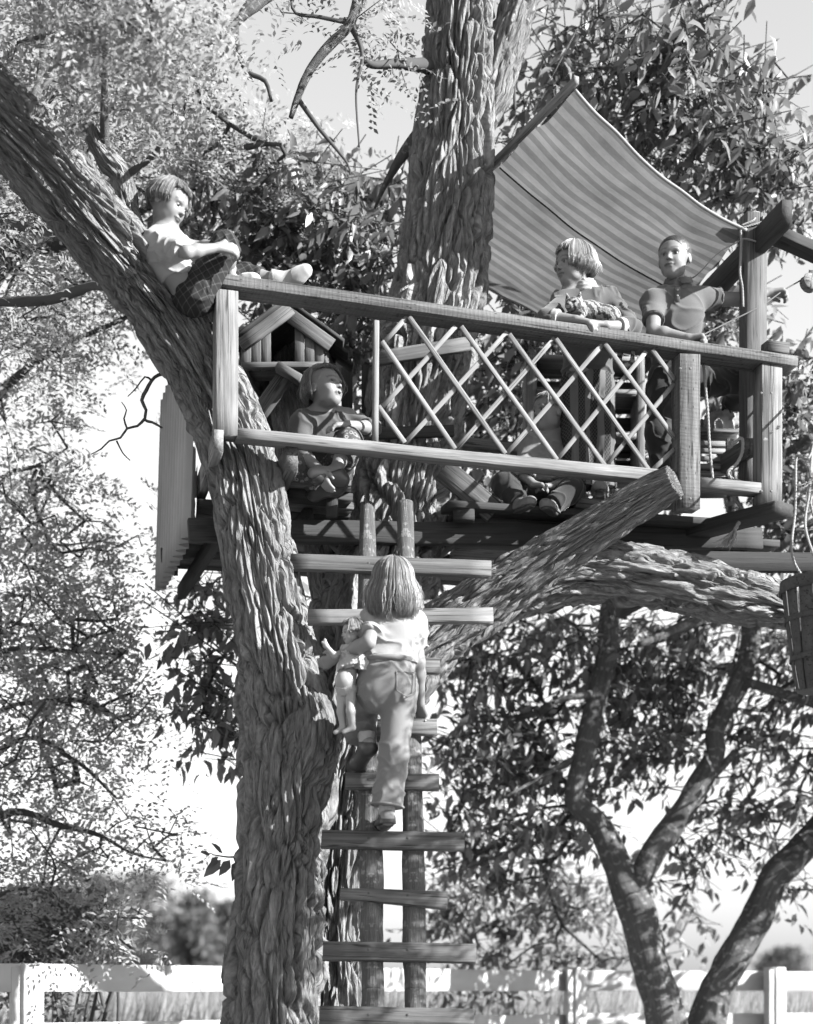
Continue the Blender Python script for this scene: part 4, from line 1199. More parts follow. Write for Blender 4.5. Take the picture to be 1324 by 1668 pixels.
# ------------------------------------------------------------------ ropes, basket, pulley
M['twine'] = mat_plain('dark_twine', 0.08, 0.95)


def rope(name, pts, r, label, group=None, parent=None, mat='rope', strands=True):
    C = catmull([[*p, r] for p in pts], 0.006)
    if strands:
        T, N, B = frames(C[:, :3])
        s = np.concatenate([[0], np.cumsum(np.linalg.norm(np.diff(C[:, :3], axis=0), axis=1))])
        paths = []
        for k in range(3):
            ph_ = s / (r * 7) * 2 * np.pi + k * 2 * np.pi / 3
            paths.append(np.hstack([C[:, :3] + r * 0.5 * (np.cos(ph_)[:, None] * N + np.sin(ph_)[:, None] * B), np.full((len(C), 1), r * 0.56)]))
        V, F = tube_mesh(paths, 5)
    else:
        V, F = tube_mesh([C], 6)
    o = link(name, mesh_np(name, V, F, M[mat]), parent)
    if label:
        tag(o, label, 'rope', group)
    return o


rope('rope', [FP(1145, 588, 0.14), FP(1148, 620, 0.13), FP(1153, 680, 0.12), FP(1155, 720, 0.12), FP(1160, 775, 0.12), FP(1164, 790, 0.12)], 0.007, 'thin rope hanging straight down beside the square post with saw marks')
rope('rope', [FP(1192, 716, 0.2), FP(1186, 730, 0.16), FP(1196, 722, 0.12), FP(1208, 714, 0.1), FP(1209, 735, 0.1), FP(1200, 755, 0.1), FP(1186, 768, 0.1), FP(1190, 778, 0.1), FP(1213, 788, 0.1)], 0.008, 'rope looped in a curl between the two right posts')
tas = empty('rope_tassel', FP(1205, 812, 0.1), 'frayed rope end hanging in a tuft below the right end of the platform', 'rope')
rope('rope', [FP(1194, 800, 0.2), FP(1198, 815, 0.16), FP(1208, 828, 0.14), FP(1206, 845, 0.14), FP(1196, 865, 0.14)], 0.009, None, None, tas)
rsr = np.random.RandomState(5)
fr = []
for k in range(60):
    a = FP(1197, 862, 0.14)
    e = FP(1184 + rsr.normal() * 7, 888 + rsr.normal() * 4, 0.14 + rsr.normal() * 0.015)
    fr.append(catmull([[*a, 0.002], [*((a + e) / 2 + rsr.normal(size=3) * 0.006), 0.0018], [*e, 0.001]], 0.01))
V, F = tube_mesh(fr, 4)
link('frayed_end', mesh_np('frayed_end', V, F, M['rope']), tas)['kind'] = 'stuff'
lash = empty('rope_lashing', FP(1226, 380, 0.2), 'thin cord lashed round the tall post where it meets the awning beam', 'rope')
g_ = 0.19
rope('cord', [FP(1207, 372, g_), FP(1220, 368, g_), FP(1242, 361, g_), FP(1244, 352, g_ + 0.05), FP(1232, 346, g_ + 0.05), FP(1228, 358, g_), FP(1208, 367, g_)], 0.005, None, None, lash)
rope('cord', [FP(1243, 352, g_), FP(1242, 372, g_), FP(1242, 400, g_)], 0.005, None, None, lash)
rope('cord', [FP(1206, 375, g_), FP(1207, 395, g_), FP(1206, 420, g_), FP(1205, 445, g_), FP(1209, 470, g_), FP(1210, 500, g_)], 0.006, None, None, lash)
rope('cord', [FP(1206, 392, g_), FP(1214, 389, g_), FP(1240, 396, g_), FP(1256, 398, g_ + 0.05)], 0.005, None, None, lash)
rope('cord', [FP(1206, 392, 0.2), P(1170, 412, 8.0), P(1135, 448, 8.05), P(1118, 455, 8.1)], 0.003, 'thin cord running from the tall post along the awning towards the boy', strands=False)
rope('pull_rope', [P(1140, 548, 7.85), P(1180, 528, 7.95), P(1240, 498, 8.05), P(1276, 473, 8.16), P(1300, 459, 8.2), P(1318, 448, 8.2), P(1332, 440, 8.25), P(1346, 428, 8.42)], 0.0035, 'pull rope running from the boy\'s fist past the tall post to the pulley', mat='twine', strands=False)
pul = empty('pulley', P(1316, 462, 8.2), 'small pulley wheel on the pull rope at the right edge beside the boy\'s hand', 'pulley')
an = np.linspace(0, 2 * np.pi, 40)
def disc(name, c, r, w, mat, parent, prof):
    ax = unit([0.35, -0.9, 0.2])
    e1 = unit(np.cross(ax, [0, 0, 1]))
    e2 = np.cross(ax, e1)
    V, nA = [], 36
    for (rr, hh) in prof:
        for k in range(nA):
            t = 2 * math.pi * k / nA
            V.append(c + ax * hh * w + (e1 * math.cos(t) + e2 * math.sin(t)) * rr * r)
    m_ = len(prof)
    ii = np.arange(m_ * nA).reshape(m_, nA)
    qd = np.stack([ii[:-1], np.roll(ii[:-1], -1, 1), np.roll(ii[1:], -1, 1), ii[1:]], -1).reshape(-1, 4)
    return link(name, mesh_np(name, V, [qd], mat), parent)
disc('wheel', P(1318, 461, 8.2), 0.042, 0.02, M['wood_light'], pul, [(0.0, -1), (0.95, -1), (1.0, -0.8), (0.8, 0), (1.0, 0.8), (0.95, 1), (0.0, 1)])
board('strap', P(1321, 440, 8.2), P(1318, 470, 8.17), 0.02, 0.006, pul, M['iron'], up=(1, 0, 0))
board('strap', P(1321, 440, 8.2), P(1318, 470, 8.23), 0.02, 0.006, pul, M['iron'], up=(1, 0, 0))

# bushel basket hanging from its rope at the right edge
bk = empty('bushel_basket', P(1330, 1120, 7.3), 'tapered wooden bushel basket hanging on ropes at the right edge', 'basket')
bt = P(1345, 950, 7.3)
bb = P(1352, 1124, 7.3)
axb = unit(bt - bb)
e1 = unit(np.cross([0, 1, 0], axb))
e2 = np.cross(axb, e1)
Rt, Rb, Hb = 0.232, 0.135, np.linalg.norm(bt - bb)
axb = unit(axb + [0.10, -0.08, 0])
M['basket'] = mat_wood('basket_splint', 0.06, 0.5)
nst = 17
for k in range(nst):
    a0 = 2 * math.pi * (k + 0.06) / nst
    a1 = 2 * math.pi * (k + 0.90) / nst
    V = []
    for t in np.linspace(0, 1, 8):
        rr = Rb + (Rt - Rb) * t ** 0.85
        for r_ in (rr, rr - 0.004):
            for a_ in (a0, (a0 + a1) / 2, a1):
                V.append(bb + axb * (Hb * t) + (e1 * math.cos(a_) + e2 * math.sin(a_)) * r_)
    V = np.array(V)
    fq = []
    for j in range(7):
        b0, b1 = j * 6, (j + 1) * 6
        fq += [(b0, b0 + 1, b1 + 1, b1), (b0 + 1, b0 + 2, b1 + 2, b1 + 1), (b0 + 4, b0 + 3, b1 + 3, b1 + 4), (b0 + 5, b0 + 4, b1 + 4, b1 + 5), (b0 + 3, b0, b1, b1 + 3), (b0 + 2, b0 + 5, b1 + 5, b1 + 2)]
    link('splint', mesh_np('splint', V, [np.array(fq)], M['basket'], False), bk)
for (t, w_, dr) in ((0.965, 0.05, 0.008), (0.66, 0.022, 0.004), (0.30, 0.022, 0.004)):
    nA = 48
    V = []
    for (h_, r_) in ((-0.5, 0), (-0.5, 1), (0.5, 1), (0.5, 0)):
        for k in range(nA):
            a_ = 2 * math.pi * k / nA
            rr = Rb + (Rt - Rb) * t ** 0.85 + 0.001 + dr * r_
            V.append(bb + axb * (Hb * t + h_ * w_) + (e1 * math.cos(a_) + e2 * math.sin(a_)) * rr)
    ii = np.arange(4 * nA).reshape(4, nA)
    fq = np.stack([ii, np.roll(ii, -1, 1), np.roll(np.roll(ii, -1, 0), -1, 1), np.roll(ii, -1, 0)], -1).reshape(-1, 4)
    link('hoop', mesh_np('hoop', V, [fq], M['basket'], False), bk)
V = [bb + (e1 * math.cos(t) + e2 * math.sin(t)) * Rb for t in np.linspace(0, 2 * np.pi, 32, endpoint=False)] + [bb]
link('base', mesh_np('base', V, [np.array([(i, (i + 1) % 32, 32) for i in range(32)])], M['basket'], False), bk)
bc = bb + axb * Hb
rope('rope', [P(1297, 742, 7.5), P(1296, 760, 7.48), P(1295, 830, 7.44), P(1291, 908, 7.4), bc - e1 * 0.05 + e2 * 0.2], 0.006, None, None, bk)
rope('rope', [P(1322, 735, 7.42), P(1318, 800, 7.36), P(1312, 860, 7.3), bc + e1 * (-0.12) - e2 * 0.19], 0.006, None, None, bk)
rope('rope', [P(1322, 735, 7.42), P(1330, 850, 7.36), bc + e1 * 0.2], 0.006, None, None, bk)
rope('rope', [P(1297, 742, 7.5), P(1322, 735, 7.42), P(1345, 600, 7.9), P(1352, 500, 8.2), P(1352, 432, 8.44)], 0.006, None, None, bk)
fr = []
for k in range(80):
    a = P(1320 + rsr.normal() * 4, 790 + rsr.uniform(-12, 12), 7.38 + rsr.normal() * 0.01)
    e = a + rsr.normal(size=3) * np.array([0.03, 0.03, 0.05])
    fr.append(np.array([[*a, 0.0015], [*((a + e) / 2 + rsr.normal(size=3) * 0.008), 0.0015], [*e, 0.0008]]))
V, F = tube_mesh(fr, 4)
link('frayed_knot', mesh_np('frayed_knot', V, F, M['rope']), bk)['kind'] = 'stuff'
# ------------------------------------------------------------------ figures: smooth-blended solids turned into one skin
def surface_nets(d, org, h):
    s = d < 0
    nx, ny, nz = d.shape
    cs = [s[i:nx - 1 + i, j:ny - 1 + j, k:nz - 1 + k] for i in (0, 1) for j in (0, 1) for k in (0, 1)]
    cnt = np.zeros(cs[0].shape, np.int8)
    for c in cs:
        cnt += c
    act = np.argwhere((cnt > 0) & (cnt < 8))
    vid = np.full(cnt.shape, -1, np.int32)
    vid[act[:, 0], act[:, 1], act[:, 2]] = np.arange(len(act))
    corner = np.array([(i, j, k) for i in (0, 1) for j in (0, 1) for k in (0, 1)])
    val = np.stack([d[act[:, 0] + c[0], act[:, 1] + c[1], act[:, 2] + c[2]] for c in corner], 1)
    acc = np.zeros((len(act), 3))
    num = np.zeros(len(act))
    for a in range(8):
        for b in range(a + 1, 8):
            if np.abs(corner[a] - corner[b]).sum() != 1:
                continue
            m = (val[:, a] < 0) != (val[:, b] < 0)
            t = val[:, a] / np.where(m, val[:, a] - val[:, b], 1)
            acc += np.where(m[:, None], corner[a] + t[:, None] * (corner[b] - corner[a]), 0)
            num += m
    V = org + h * (act + acc / num[:, None])
    Fs = []
    for ax in range(3):
        o = [slice(None)] * 3
        o2 = [slice(None)] * 3
        o[ax] = slice(0, -1)
        o2[ax] = slice(1, None)
        e = np.argwhere(s[tuple(o)] != s[tuple(o2)])
        b, c = [(1, 2), (2, 0), (0, 1)][ax]
        ok = (e[:, b] > 0) & (e[:, c] > 0) & (e[:, b] < d.shape[b] - 1) & (e[:, c] < d.shape[c] - 1)
        e = e[ok]
        q = []
        for (db, dc) in ((-1, -1), (0, -1), (0, 0), (-1, 0)):
            w = e.copy()
            w[:, b] += db
            w[:, c] += dc
            q.append(vid[w[:, 0], w[:, 1], w[:, 2]])
        q = np.stack(q, 1)
        fl = ~s[e[:, 0], e[:, 1], e[:, 2]]
        q[fl] = q[fl][:, ::-1]
        Fs.append(q)
    F = np.concatenate(Fs)
    return V, F[(F >= 0).all(1)]


class Solid:
    def __init__(s, h=0.005):
        s.h, s.pr = h, []

    def cap(s, a, b, ra, rb=None, k=0.02, flat=False, op=1):
        s.pr.append(('c', np.asarray(a, float), np.asarray(b, float), ra, ra if rb is None else rb, k, flat, op))
        return s

    def ell(s, c, r, ax=None, k=0.02, op=1):
        s.pr.append(('e', np.asarray(c, float), np.asarray(r, float), np.eye(3) if ax is None else np.asarray(ax, float), k, op))
        return s

    def cut(s, c, n):
        s.pr.append(('p', np.asarray(c, float), unit(n)))
        return s

    def bbox(s, p):
        if p[0] == 'c':
            r = max(p[3], p[4])
            return np.minimum(p[1], p[2]) - r, np.maximum(p[1], p[2]) + r
        if p[0] == 'e':
            r = p[2].max()
            return p[1] - r, p[1] + r

    def mesh(s):
        h = s.h
        bb = [s.bbox(p) for p in s.pr if p[0] != 'p' and p[-1] > 0]
        lo = np.min([b[0] for b in bb], 0) - 3 * h
        hi = np.max([b[1] for b in bb], 0) + 3 * h
        n = np.ceil((hi - lo) / h).astype(int) + 1
        D = np.full(n, 0.5, np.float32)
        for p in s.pr:
            if p[0] == 'p':
                g = [lo[i] + h * np.arange(n[i]) for i in range(3)]
                pl = (g[0][:, None, None] - p[1][0]) * p[2][0] + (g[1][None, :, None] - p[1][1]) * p[2][1] + (g[2][None, None] - p[1][2]) * p[2][2]
                D = np.maximum(D, pl.astype(np.float32))
                continue
            b0, b1 = s.bbox(p)
            k = p[5] if p[0] == 'c' else p[4]
            op = p[-1]
            i0 = np.maximum(((b0 - lo - k * 1.5) / h).astype(int) - 2, 0)
            i1 = np.minimum(((b1 - lo + k * 1.5) / h).astype(int) + 3, n)
            sl = tuple(slice(a, b) for a, b in zip(i0, i1))
            G = np.stack(np.meshgrid(*[(lo[i] + h * np.arange(i0[i], i1[i])) for i in range(3)], indexing='ij'), -1)
            if p[0] == 'c':
                a, b, ra, rb, flat = p[1], p[2], p[3], p[4], p[6]
                ab = b - a
                L2 = ab @ ab + 1e-12
                t = np.clip(((G - a) @ ab) / L2, 0, 1)
                d = np.linalg.norm(G - a - t[..., None] * ab, axis=-1) - (ra + (rb - ra) * t)
                if flat:
                    d = np.maximum(d, ((G - b) @ ab) / math.sqrt(L2))
            else:
                q = (G - p[1]) @ p[3]
                k0 = np.linalg.norm(q / p[2], axis=-1)
                k1 = np.linalg.norm(q / (p[2] ** 2), axis=-1)
                d = k0 * (k0 - 1) / (k1 + 1e-9)
            cur = D[sl]
            if op > 0:
                w = np.maximum(k - np.abs(cur - d), 0) / k
                D[sl] = np.minimum(cur, d) - w * w * k * 0.25
            else:
                w = np.maximum(k - np.abs(cur + d), 0) / k
                D[sl] = np.maximum(cur, -d) + w * w * k * 0.25
        return surface_nets(D, lo, h)


def vnormals(V, F):
    fn = np.cross(V[F[:, 1]] - V[F[:, 0]], V[F[:, 2]] - V[F[:, 0]])
    N = np.zeros_like(V)
    for k in range(4):
        np.add.at(N, F[:, k], fn)
    return N / (np.linalg.norm(N, axis=1)[:, None] + 1e-12)


def smooth_v(V, F, it=2, w=0.5):
    for _ in range(it):
        A = np.zeros_like(V)
        c = np.zeros(len(V))
        for k in range(4):
            np.add.at(A, F[:, k], V[F[:, (k + 1) % 4]])
            np.add.at(A, F[:, k], V[F[:, (k + 3) % 4]])
            np.add.at(c, F[:, k], 2)
        V = V + w * (A / np.maximum(c, 1)[:, None] - V)
    return V


def cloth(name, solid, parent, mat, folds=0.005, fs=(16, 16, 9), seed=1, it=2):
    V, F = solid.mesh()
    V = smooth_v(V, F, it)
    N = vnormals(V, F)
    q = V * np.array(fs)
    nz = fbm(q + fbm(V * 6, seed + 3, 2)[:, None] * 0.8, seed, 2)
    ridge = 1.6 * np.clip(1 - 1.5 * np.abs(nz), 0, 1) ** 3 - 0.5
    V = V + N * (folds * ridge)[:, None]
    return link(name, mesh_np(name, V, [F], mat), parent)


def axes(fwd, up=(0, 0, 1)):
    f = unit(fwd)
    u = np.asarray(up, float)
    u = unit(u - f * (u @ f))
    x = np.cross(f, u)                    # the figure's right
    return np.stack([x, f, u], 1)


class Head:
    def __init__(s, c, fwd, hh=0.19, up=(0, 0, 1)):
        s.c, s.hh, s.R = np.asarray(c, float), hh, axes(fwd, up)

    def w(s, x, y, z):
        return s.c + s.R @ (np.array([x, y, z]) * s.hh)

    def loc(s, V):
        return ((V - s.c) @ s.R) / s.hh

    def add(s, S, mouth=0.0, ears=True):
        h = s.hh
        e = lambda c, r, k, op=1: S.ell(s.w(*c), np.array(r) * h, s.R, k * h, op)
        e((0, -0.06, 0.13), (0.365, 0.445, 0.37), 0.1)
        e((0, 0.10, -0.10), (0.272, 0.30, 0.36), 0.14)
        e((0, 0.21, -0.385), (0.13, 0.13, 0.105), 0.14)
        for q in (-1, 1):
            e((q * 0.150, 0.225, -0.165), (0.10, 0.115, 0.12), 0.1)
            e((q * 0.20, 0.08, -0.30), (0.06, 0.12, 0.08), 0.1)
            if ears:
                e((q * 0.355, -0.05, -0.05), (0.04, 0.085, 0.115), 0.03)
                e((q * 0.395, -0.02, -0.04), (0.02, 0.04, 0.06), 0.02, -1)
        e((0, 0.345, 0.075), (0.21, 0.05, 0.035), 0.07)
        for q in (-1, 1):
            e((q * 0.14, 0.43, -0.015), (0.085, 0.075, 0.05), 0.06, -1)
        S.cap(s.w(0, 0.36, 0.01), s.w(0, 0.445, -0.125), 0.026 * h, 0.044 * h, 0.04 * h)
        for q in (-1, 1):
            e((q * 0.045, 0.405, -0.135), (0.033, 0.04, 0.03), 0.03)
        e((0, 0.385, -0.245), (0.095, 0.045, 0.026), 0.03)
        e((0, 0.375, -0.295), (0.08, 0.045, 0.026), 0.03)
        if mouth:
            e((0, 0.42, -0.27), (0.055, 0.09, 0.03 * mouth + 0.012), 0.015, -1)

    def tone(s, V, smile=0.0, mouth=0.0):
        q = s.loc(V)
        t = np.ones(len(V))
        fr = q[:, 1] > 0.18
        ax = np.abs(q[:, 0])
        bz = 0.115 - 0.5 * (ax - 0.14) ** 2 * 4
        t = np.where(fr & (ax > 0.05) & (ax < 0.25) & (np.abs(q[:, 2] - bz) < 0.022), 0.62, t)
        lip = (ax / 0.115) ** 2 + ((q[:, 2] + 0.27 - smile * ax) / 0.05) ** 2 < 1
        t = np.where(fr & lip, 0.72, t)
        line = (ax < 0.125) & (np.abs(q[:, 2] + 0.268 - smile * ax * 0.8) < 0.016)
        t = np.where(fr & line, 0.3, t)
        if mouth:
            op = (ax / 0.06) ** 2 + ((q[:, 2] + 0.27) / (0.03 * mouth + 0.014)) ** 2 < 1
            t = np.where(fr & op, 0.12, t)
        lash = ((ax - 0.14) / 0.085) ** 2 + ((q[:, 2] - 0.012) / 0.028) ** 2 < 1
        t = np.where(fr & lash, 0.55, t)
        nos = ((ax - 0.03) / 0.018) ** 2 + ((q[:, 2] + 0.165) / 0.014) ** 2 < 1
        t = np.where(fr & nos, 0.4, t)
        return t

    def eyes(s, parent, gaze=(0, 1, 0)):
        g = unit(gaze)
        for q in (-1, 1):
            c = s.w(q * 0.14, 0.322, -0.014)
            r = 0.053 * s.hh
            nA, nB = 16, 10
            V, t = [], []
            for j in range(nB + 1):
                for i in range(nA):
                    a, b = 2 * math.pi * i / nA, math.pi * j / nB
                    # polar axis along the gaze
                    e1 = unit(np.cross(g, [0, 0, 1]))
                    e2 = np.cross(e1, g)
                    dv = g * math.cos(b) + (e1 * math.cos(a) + e2 * math.sin(a)) * math.sin(b)
                    V.append(c + s.R @ dv * r)
                    t.append(0.05 if b < 0.85 else 0.8)
            ii = np.arange((nB + 1) * nA).reshape(nB + 1, nA)
            F = np.stack([ii[:-1], np.roll(ii[:-1], -1, 1), np.roll(ii[1:], -1, 1), ii[1:]], -1).reshape(-1, 4)
            link('eye', mesh_np('eye', V, [F], M['eyeball'], True, None, t), parent)


M['eyeball'] = mat_plain('eyeball', 0.25, 0.2, 0, 60, 0.02, 0.5, attr=True)


def hair(head, parent, back=0.35, side=0.3, fringe=62, tone=1.0, n=420, seed=1, puff=0.0, wave=0.0, part=0.0, spread=0.10, mat='hair', curl_in=0.3, r=0.0062, gap=52):
    """combed strands from the crown over a cap; lengths in head heights below ear level"""
    rs = np.random.RandomState(seed)
    paths, tones = [], []
    dn = head.R.T @ np.array([0, 0, -1.0])
    n = int(n * 4)
    nlock = n // 14
    lph, ltone, lln = rs.uniform(-math.pi, math.pi, nlock), rs.uniform(0.6, 1.25, nlock), rs.uniform(0.8, 1.08, nlock)
    for i in range(n):
        lk = rs.randint(nlock)
        ph = lph[lk] + rs.normal() * 0.10
        ph = (ph + math.pi) % (2 * math.pi) - math.pi
        af = abs(math.degrees(ph))
        lay = rs.uniform(0, 1)
        rx, ry, rz = [v + 0.03 + puff + 0.035 * lay for v in (0.365, 0.445, 0.37)]
        if af < gap:
            te = fringe + rs.normal() * 4
            ln = 0
        else:
            te = 92
            w = min(max((af - gap) / 60, 0), 1)
            ln = side * (1 - w) + back * w
            ln *= lln[lk] * rs.uniform(0.85, 1.05)
        th = np.radians(np.linspace(4, te, 7))
        ph_ = ph + part * np.sin(np.linspace(0, 1, 7) * 1.5)
        q = np.stack([rx * np.sin(th) * np.sin(ph_), -0.06 + ry * np.sin(th) * np.cos(ph_), 0.13 + rz * np.cos(th)], 1)
        if ln > 0:
            m = max(3, int(ln / 0.10))
            u = np.linspace(0, 1, m + 1)[1:]
            out = np.array([math.sin(ph), math.cos(ph) * 0.7, 0])
            tail = q[-1] + np.outer(u * ln, unit(0.5 * dn + 0.5 * np.array([0, 0, -1]))) + np.outer(spread * np.sin(u * 2.2) - curl_in * u ** 2 * 0.4, out)
            if wave:
                tail = tail + np.outer(np.sin(u * 9 + lk * 1.7 + rs.uniform(0, 0.6)) * wave * u, np.cross(out, [0, 0, 1]))
            q = np.vstack([q, tail])
        q = q + rs.normal(size=3) * 0.008
        if rs.uniform() < 0.04:
            q = q + np.outer(np.linspace(0, 1, len(q)) ** 2, rs.normal(size=3) * 0.06)
        W = head.c + (q * head.hh) @ head.R.T
        k = len(W)
        rad = r * head.hh * np.interp(np.linspace(0, 1, k), [0, 0.15, 0.8, 1], [0.6, 1, 0.9, 0.35])
        paths.append(np.hstack([W, rad[:, None]]))
        tones.append(np.full(k * 3 + 2, tone * ltone[lk] * rs.uniform(0.5, 1.45)))
    V, F = tube_mesh(paths, 3)
    o = link('hair', mesh_np('hair', V, F, M[mat], True, None, np.concatenate(tones)), parent)
    o['kind'] = 'stuff'
    # scalp cap under the strands
    S = Solid(0.006)
    S.ell(head.w(0, -0.07, 0.135), np.array([0.385, 0.46, 0.385]) * head.hh, head.R)
    S.cut(head.w(0, 0.22, 0.2), head.R @ np.array([0, 1, -0.55]))
    S.cut(head.w(0, 0, -0.02), head.R @ np.array([0, 0.55, -1]))
    V, F = S.mesh()
    link('scalp', mesh_np('scalp', V, [F], M[mat], True, None, np.full(len(V), tone * 0.7)), parent)
    return o


def hand(S, w, d, pn, size=1.0, curl=(0.5, 0.6, 0.65, 0.7), thumb=1, k=0.006, spread=0.05, tcurl=0.4):
    """palm, four bent fingers of different lengths and a thumb from the side of the palm"""
    d = unit(d)
    pn = unit(np.asarray(pn, float) - d * (np.asarray(pn, float) @ d))
    l = np.cross(d, pn) * thumb
    z = size
    w = np.asarray(w, float)
    for q in (-0.8, -0.27, 0.27, 0.8):
        S.cap(w + l * q * 0.008 * z, w + d * 0.058 * z + l * q * 0.024 * z, 0.0115 * z, 0.0105 * z, 0.012)
    for i, (q, L) in enumerate(((0.85, 0.047), (0.28, 0.054), (-0.28, 0.050), (-0.85, 0.039))):
        p = w + d * (0.060 - 0.004 * abs(q)) * z + l * q * 0.023 * z
        ang = 0.0
        for j, f in enumerate((0.45, 0.32, 0.24)):
            ang += curl[i] * (0.75 if j == 0 else 1.0)
            dv = unit(d * math.cos(ang) + pn * math.sin(ang) + l * q * spread)
            e = p + dv * L * f * z
            S.cap(p, e, (0.0078 - 0.0006 * j) * z, (0.0074 - 0.0007 * j) * z, k)
            p = e
    p = w + d * 0.016 * z + l * 0.020 * z
    e = p + unit(d * 0.7 + l * 0.75 + pn * 0.25) * 0.028 * z
    S.cap(p, e, 0.0105 * z, 0.009 * z, 0.01)
    e2 = e + unit(d * 1.0 + l * (0.3 - tcurl) + pn * (0.2 + tcurl)) * 0.026 * z
    S.cap(e, e2, 0.0085 * z, 0.0068 * z, k)


def torso(S, pel, chest, neck, shR, shL, hipR, hipL, front, s=1.0, inf=0.0, belly=0.0):
    lat = unit(np.asarray(shL) - np.asarray(shR))
    hl = unit(np.asarray(hipL) - np.asarray(hipR))
    sp = unit(np.asarray(chest) - np.asarray(pel))
    f = unit(front)
    A = axes(f, sp)
    i = inf
    S.ell(pel, np.array([0.105, 0.088, 0.095]) * s + i, A, 0.05)
    for q in (-1, 1):
        S.cap(pel + hl * q * 0.045 * s, chest + lat * q * 0.05 * s, 0.075 * s + i, 0.074 * s + i, 0.05)
    S.ell(chest, np.array([0.112, 0.084, 0.11]) * s + i, A, 0.05)
    S.cap(shR, shL, 0.044 * s + i, None, 0.05)
    for q in (shR, shL):
        S.cap(neck - (neck - q) * 0.25, q, 0.034 * s + i, 0.036 * s + i, 0.05)
    if belly:
        S.ell((np.asarray(pel) + chest) / 2 + f * 0.03 * s, np.array([0.09, 0.08, 0.09]) * s + i, A, 0.05)


def arm(S, a, b, c, s=1.0, inf=0.0):
    S.cap(a, b, 0.036 * s + inf, 0.029 * s + inf, 0.02)
    if c is not None:
        m = b + (np.asarray(c) - b) * 0.3
        S.cap(b, m, 0.0275 * s + inf, 0.029 * s + inf, 0.015)
        S.cap(m, c, 0.029 * s + inf, 0.019 * s + inf, 0.015)


def leg(S, a, b, c, s=1.0, inf=0.0):
    S.cap(a, b, 0.066 * s + inf, 0.045 * s + inf, 0.03)
    m = b + (np.asarray(c) - b) * 0.35
    S.cap(b, m, 0.044 * s + inf, 0.044 * s + inf, 0.02)
    S.cap(m, c, 0.044 * s + inf, 0.027 * s + inf, 0.02)


def foot(S, ank, toe, s=1.0, inf=0.0, up=(0, 0, 1), sole=True):
    """foot or shoe from the ankle to the toe tip"""
    ank, toe = np.asarray(ank, float), np.asarray(toe, float)
    d = unit(toe - ank)
    u = unit(np.asarray(up, float) - d * (np.asarray(up, float) @ d))
    heel = ank - d * 0.022 * s - u * 0.03 * s
    S.cap(ank, heel, 0.027 * s + inf, 0.026 * s + inf, 0.015)
    ball = heel + (toe - heel) * 0.68
    sd = np.cross(d, u)
    S.cap(heel, ball, 0.026 * s + inf, 0.027 * s + inf, 0.02)
    S.cap(ank, ball, 0.024 * s + inf, 0.022 * s + inf, 0.02)
    for q in (-1, 1):
        S.cap(ball + sd * q * 0.011 * s, toe - d * 0.018 * s + sd * q * 0.009 * s, 0.022 * s + inf, 0.019 * s + inf, 0.02)


def hem(parent, c, d, r, rr=0.004, mat='tee_pale', name='hem'):
    d = unit(d)
    e1_ = unit(np.cross(d, [0.3, 0.9, 0.2]))
    e2_ = np.cross(d, e1_)
    pts = [[*(np.asarray(c) + (e1_ * math.cos(t) + e2_ * math.sin(t)) * r), rr] for t in np.linspace(0, 2 * math.pi, 28)]
    V, F = tube_mesh([pts], 6, False)
    return link(name, mesh_np(name, V, F, M[mat]), parent)


def shoe(parent, a, toe, s=0.95, mat='shoe', heel=0.012):
    a, toe = np.asarray(a, float), np.asarray(toe, float)
    z0 = a[2] - 0.045 * s
    S = Solid(0.004)
    foot(S, a + [0, 0, -0.014], toe, s, 0.005)
    S.cut(a + [0, 0, 0.004], (0, 0, 1))
    S.cut([0, 0, z0], (0, 0, -1))
    o = cloth('shoe', S, parent, M[mat], 0.0, it=1)
    S = Solid(0.004)
    d = unit((toe - a) * [1, 1, 0])
    S.cap(a - d * 0.014 * s + [0, 0, -0.03], toe - d * 0.02 + [0, 0, a[2] - 0.03 - toe[2]], 0.031 * s, 0.030 * s, 0.01)
    S.cut([0, 0, z0], (0, 0, 1))
    S.cut([0, 0, z0 - heel], (0, 0, -1))
    cloth('sole', S, o, M['iron'], 0.0, it=0)
    return o


def skin(S, parent, head=None, smile=0.0, mouth=0.0, mat='skin', it=1, crop=False):
    V, F = S.mesh()
    V = smooth_v(V, F, it, 0.4)
    t = np.ones(len(V))
    if head is not None:
        near = np.linalg.norm(V - head.c, axis=1) < head.hh * 0.75
        t[near] = head.tone(V[near], smile, mouth)
        if crop:
            ql = head.loc(V)
            hl = near & (ql[:, 2] > 0.30 - 0.45 * np.clip(0.30 - ql[:, 1], 0, 1) ** 0.7) & (ql[:, 2] > -0.02) & (np.abs(ql[:, 0]) + 0 * ql[:, 1] < 0.5)
            t[hl & ~((ql[:, 1] > 0.12) & (ql[:, 2] < 0.27))] = 0.33
    return link('body', mesh_np('body', V, [F], M[mat], True, None, t), parent)


def person(px, py, Y, label):
    return empty('person', P(px, py, Y), label, 'person', 'children playing in the tree house')


